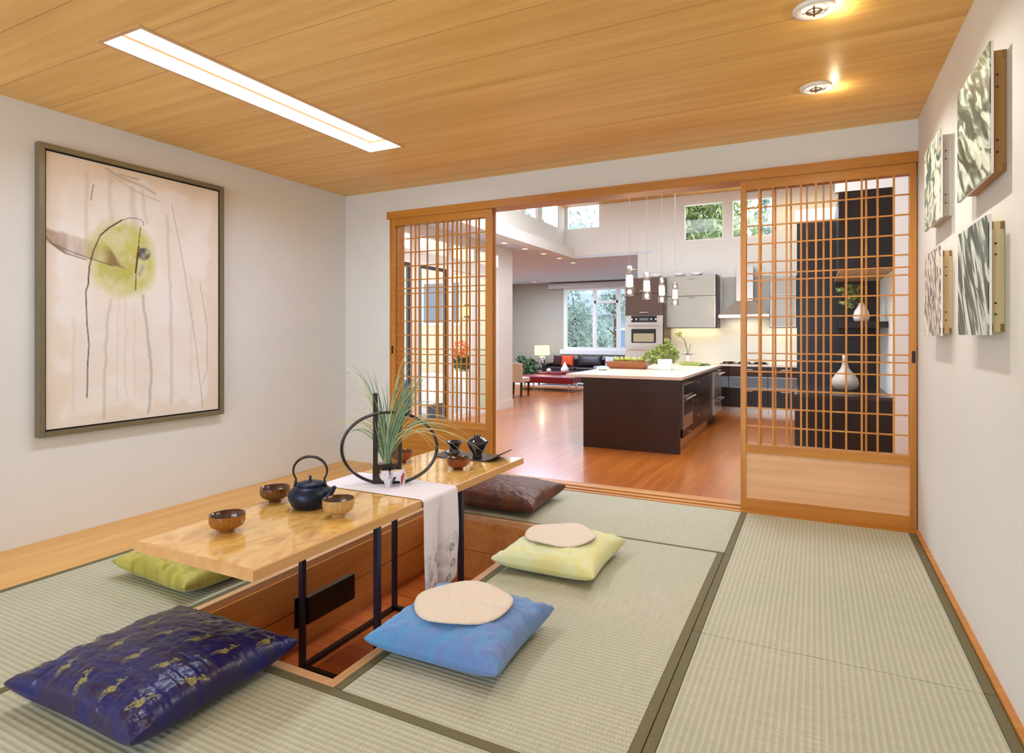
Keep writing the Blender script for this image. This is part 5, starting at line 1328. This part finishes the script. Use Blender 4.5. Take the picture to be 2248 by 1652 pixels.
M_foli = [plain('conifer_green', (120, 138, 74), .8, noise_amt=.5, nscale=3), plain('pale_blue_green_foliage', (172, 188, 180), .8, noise_amt=.4, nscale=3), plain('golden_green_foliage', (150, 142, 84), .8, noise_amt=.4, nscale=3)]  # even leaf colours with random mottling
def tree(label, x, y, zb_, h, r, mi, n=9, conifer=False, leaves=260, seed=0, size=.16):
    g = random.Random(seed)
    t = thing('tree', label, 'tree', (x, y, zb_), group='trees outside the windows')
    tk = MB().tube([(x, y, zb_), (x+.1, y, zb_+h*.5), (x, y, zb_+h)], [r*.12, r*.08, .03], 8)
    lf = MB()
    for k in range(n):
        q = k/(n-1)
        if conifer: rr_ = r*(1-q)*.9+.15; c = Vector((x+g.uniform(-.2, .2)*rr_, y+g.uniform(-.2, .2)*rr_, zb_+h*(.25+.75*q)))
        else:
            rr_ = r*g.uniform(.4, .62); an = g.uniform(0, 6.28); c = Vector((x+math.cos(an)*r*.55*g.random(), y+math.sin(an)*r*.55*g.random(), zb_+h*g.uniform(.45, .95)))
        tk.tube([(x, y, c.z-rr_*.5), c], [.05, .02], 5)
        leafy(lf, c, rr_, leaves, size, g, .45 if conifer else .8)
    tk.build('trunk', M_bark, t); lf.build('crown', M_foli[mi], t)
# seen through the clerestory windows of the rear wall
p = on_y(1530, 490, 20); tree('leafy green tree filling the square clerestory window', p.x-.2, 20.5, -.6, p.z+2.6, 2.3, 0, 18, False, 380, 2, .13)
p = on_y(1680, 520, 24); tree('pale conifer in the clerestory window behind the lattice door', p.x, 24, -.6, p.z+1.9, 2.0, 1, 11, True, 300, 5, .14)
p = on_y(1270, 500, 20); tree('open grey-green tree outside the left clerestory window', p.x-1.0, 20.5, -.6, p.z+1.4, 2.6, 1, 11, False, 150, 8, .13)
p = on_x(1215, 470, -9.5); tree('tall tree outside the clerestory windows over the glass wall', -12.0, p.y+1, -.6, p.z+1.2, 2.2, 0, 10, False, 200, 12, .14)
# seen through the living room window
for k, (px, y_, h_, r_, mi) in enumerate(((1258, 22.4, 3.2, 1.15, 1), (1302, 24.9, 2.4, 1.0, 1), (1348, 27.2, 4.4, 1.3, 1), (1285, 36.5, 6.6, 1.9, 0))):
    p = on_y(px, 700, y_)
    tree(['blue-green shrubby tree at the left of the living room window', 'low pale shrub under the living room window', 'pale tree at the right of the living room window', 'darker tree farther back in the living room window'][k], p.x, y_, -.6, h_, r_, mi, 10, False, 190, 30+k, .085)
hs = on_y(1325, 700, 30)
nh = thing('neighbour_house', 'pale blue-white neighbouring house with white windows seen through the living room window', 'house', (hs.x, 32, -.6))
bx('wall', plain('pale_blue_siding', (176, 190, 206), .8), hs.x-3.4, hs.x+1.8, 30, 34, -.6, 2.3, nh)
rf = MB(); rf.add([(hs.x-3.8, 29.6, 2.2), (hs.x+2.2, 29.6, 2.2), (hs.x+2.2, 34.4, 2.2), (hs.x-3.8, 34.4, 2.2), (hs.x-3.8, 32, 4.0), (hs.x+2.2, 32, 4.0)], [(0, 1, 5, 4), (2, 3, 4, 5), (0, 4, 3), (1, 2, 5), (0, 3, 2, 1)]); rf.build('roof', plain('grey_shingles', (150, 158, 170), .9), nh)
for a in (-.9, .7):
    f = bx('house_window', M_white, hs.x+a, hs.x+a+1.2, 29.95, 30.0, .4, 1.5, nh)
    for q in (0, 1): bx('pane', plain('blue_pane', (120, 150, 190), .2) if 'blue_pane' not in bpy.data.materials else bpy.data.materials['blue_pane'], hs.x+a+.08+q*.55, hs.x+a+.57+q*.55, 29.93, 29.95, .5, 1.4, f)
tag(MB().box(-20, 14, 38, 38.2, -.6, 1.6).build('garden_hedge', M_foli[1]), 'distant clipped hedge behind the neighbouring house', 'hedge')
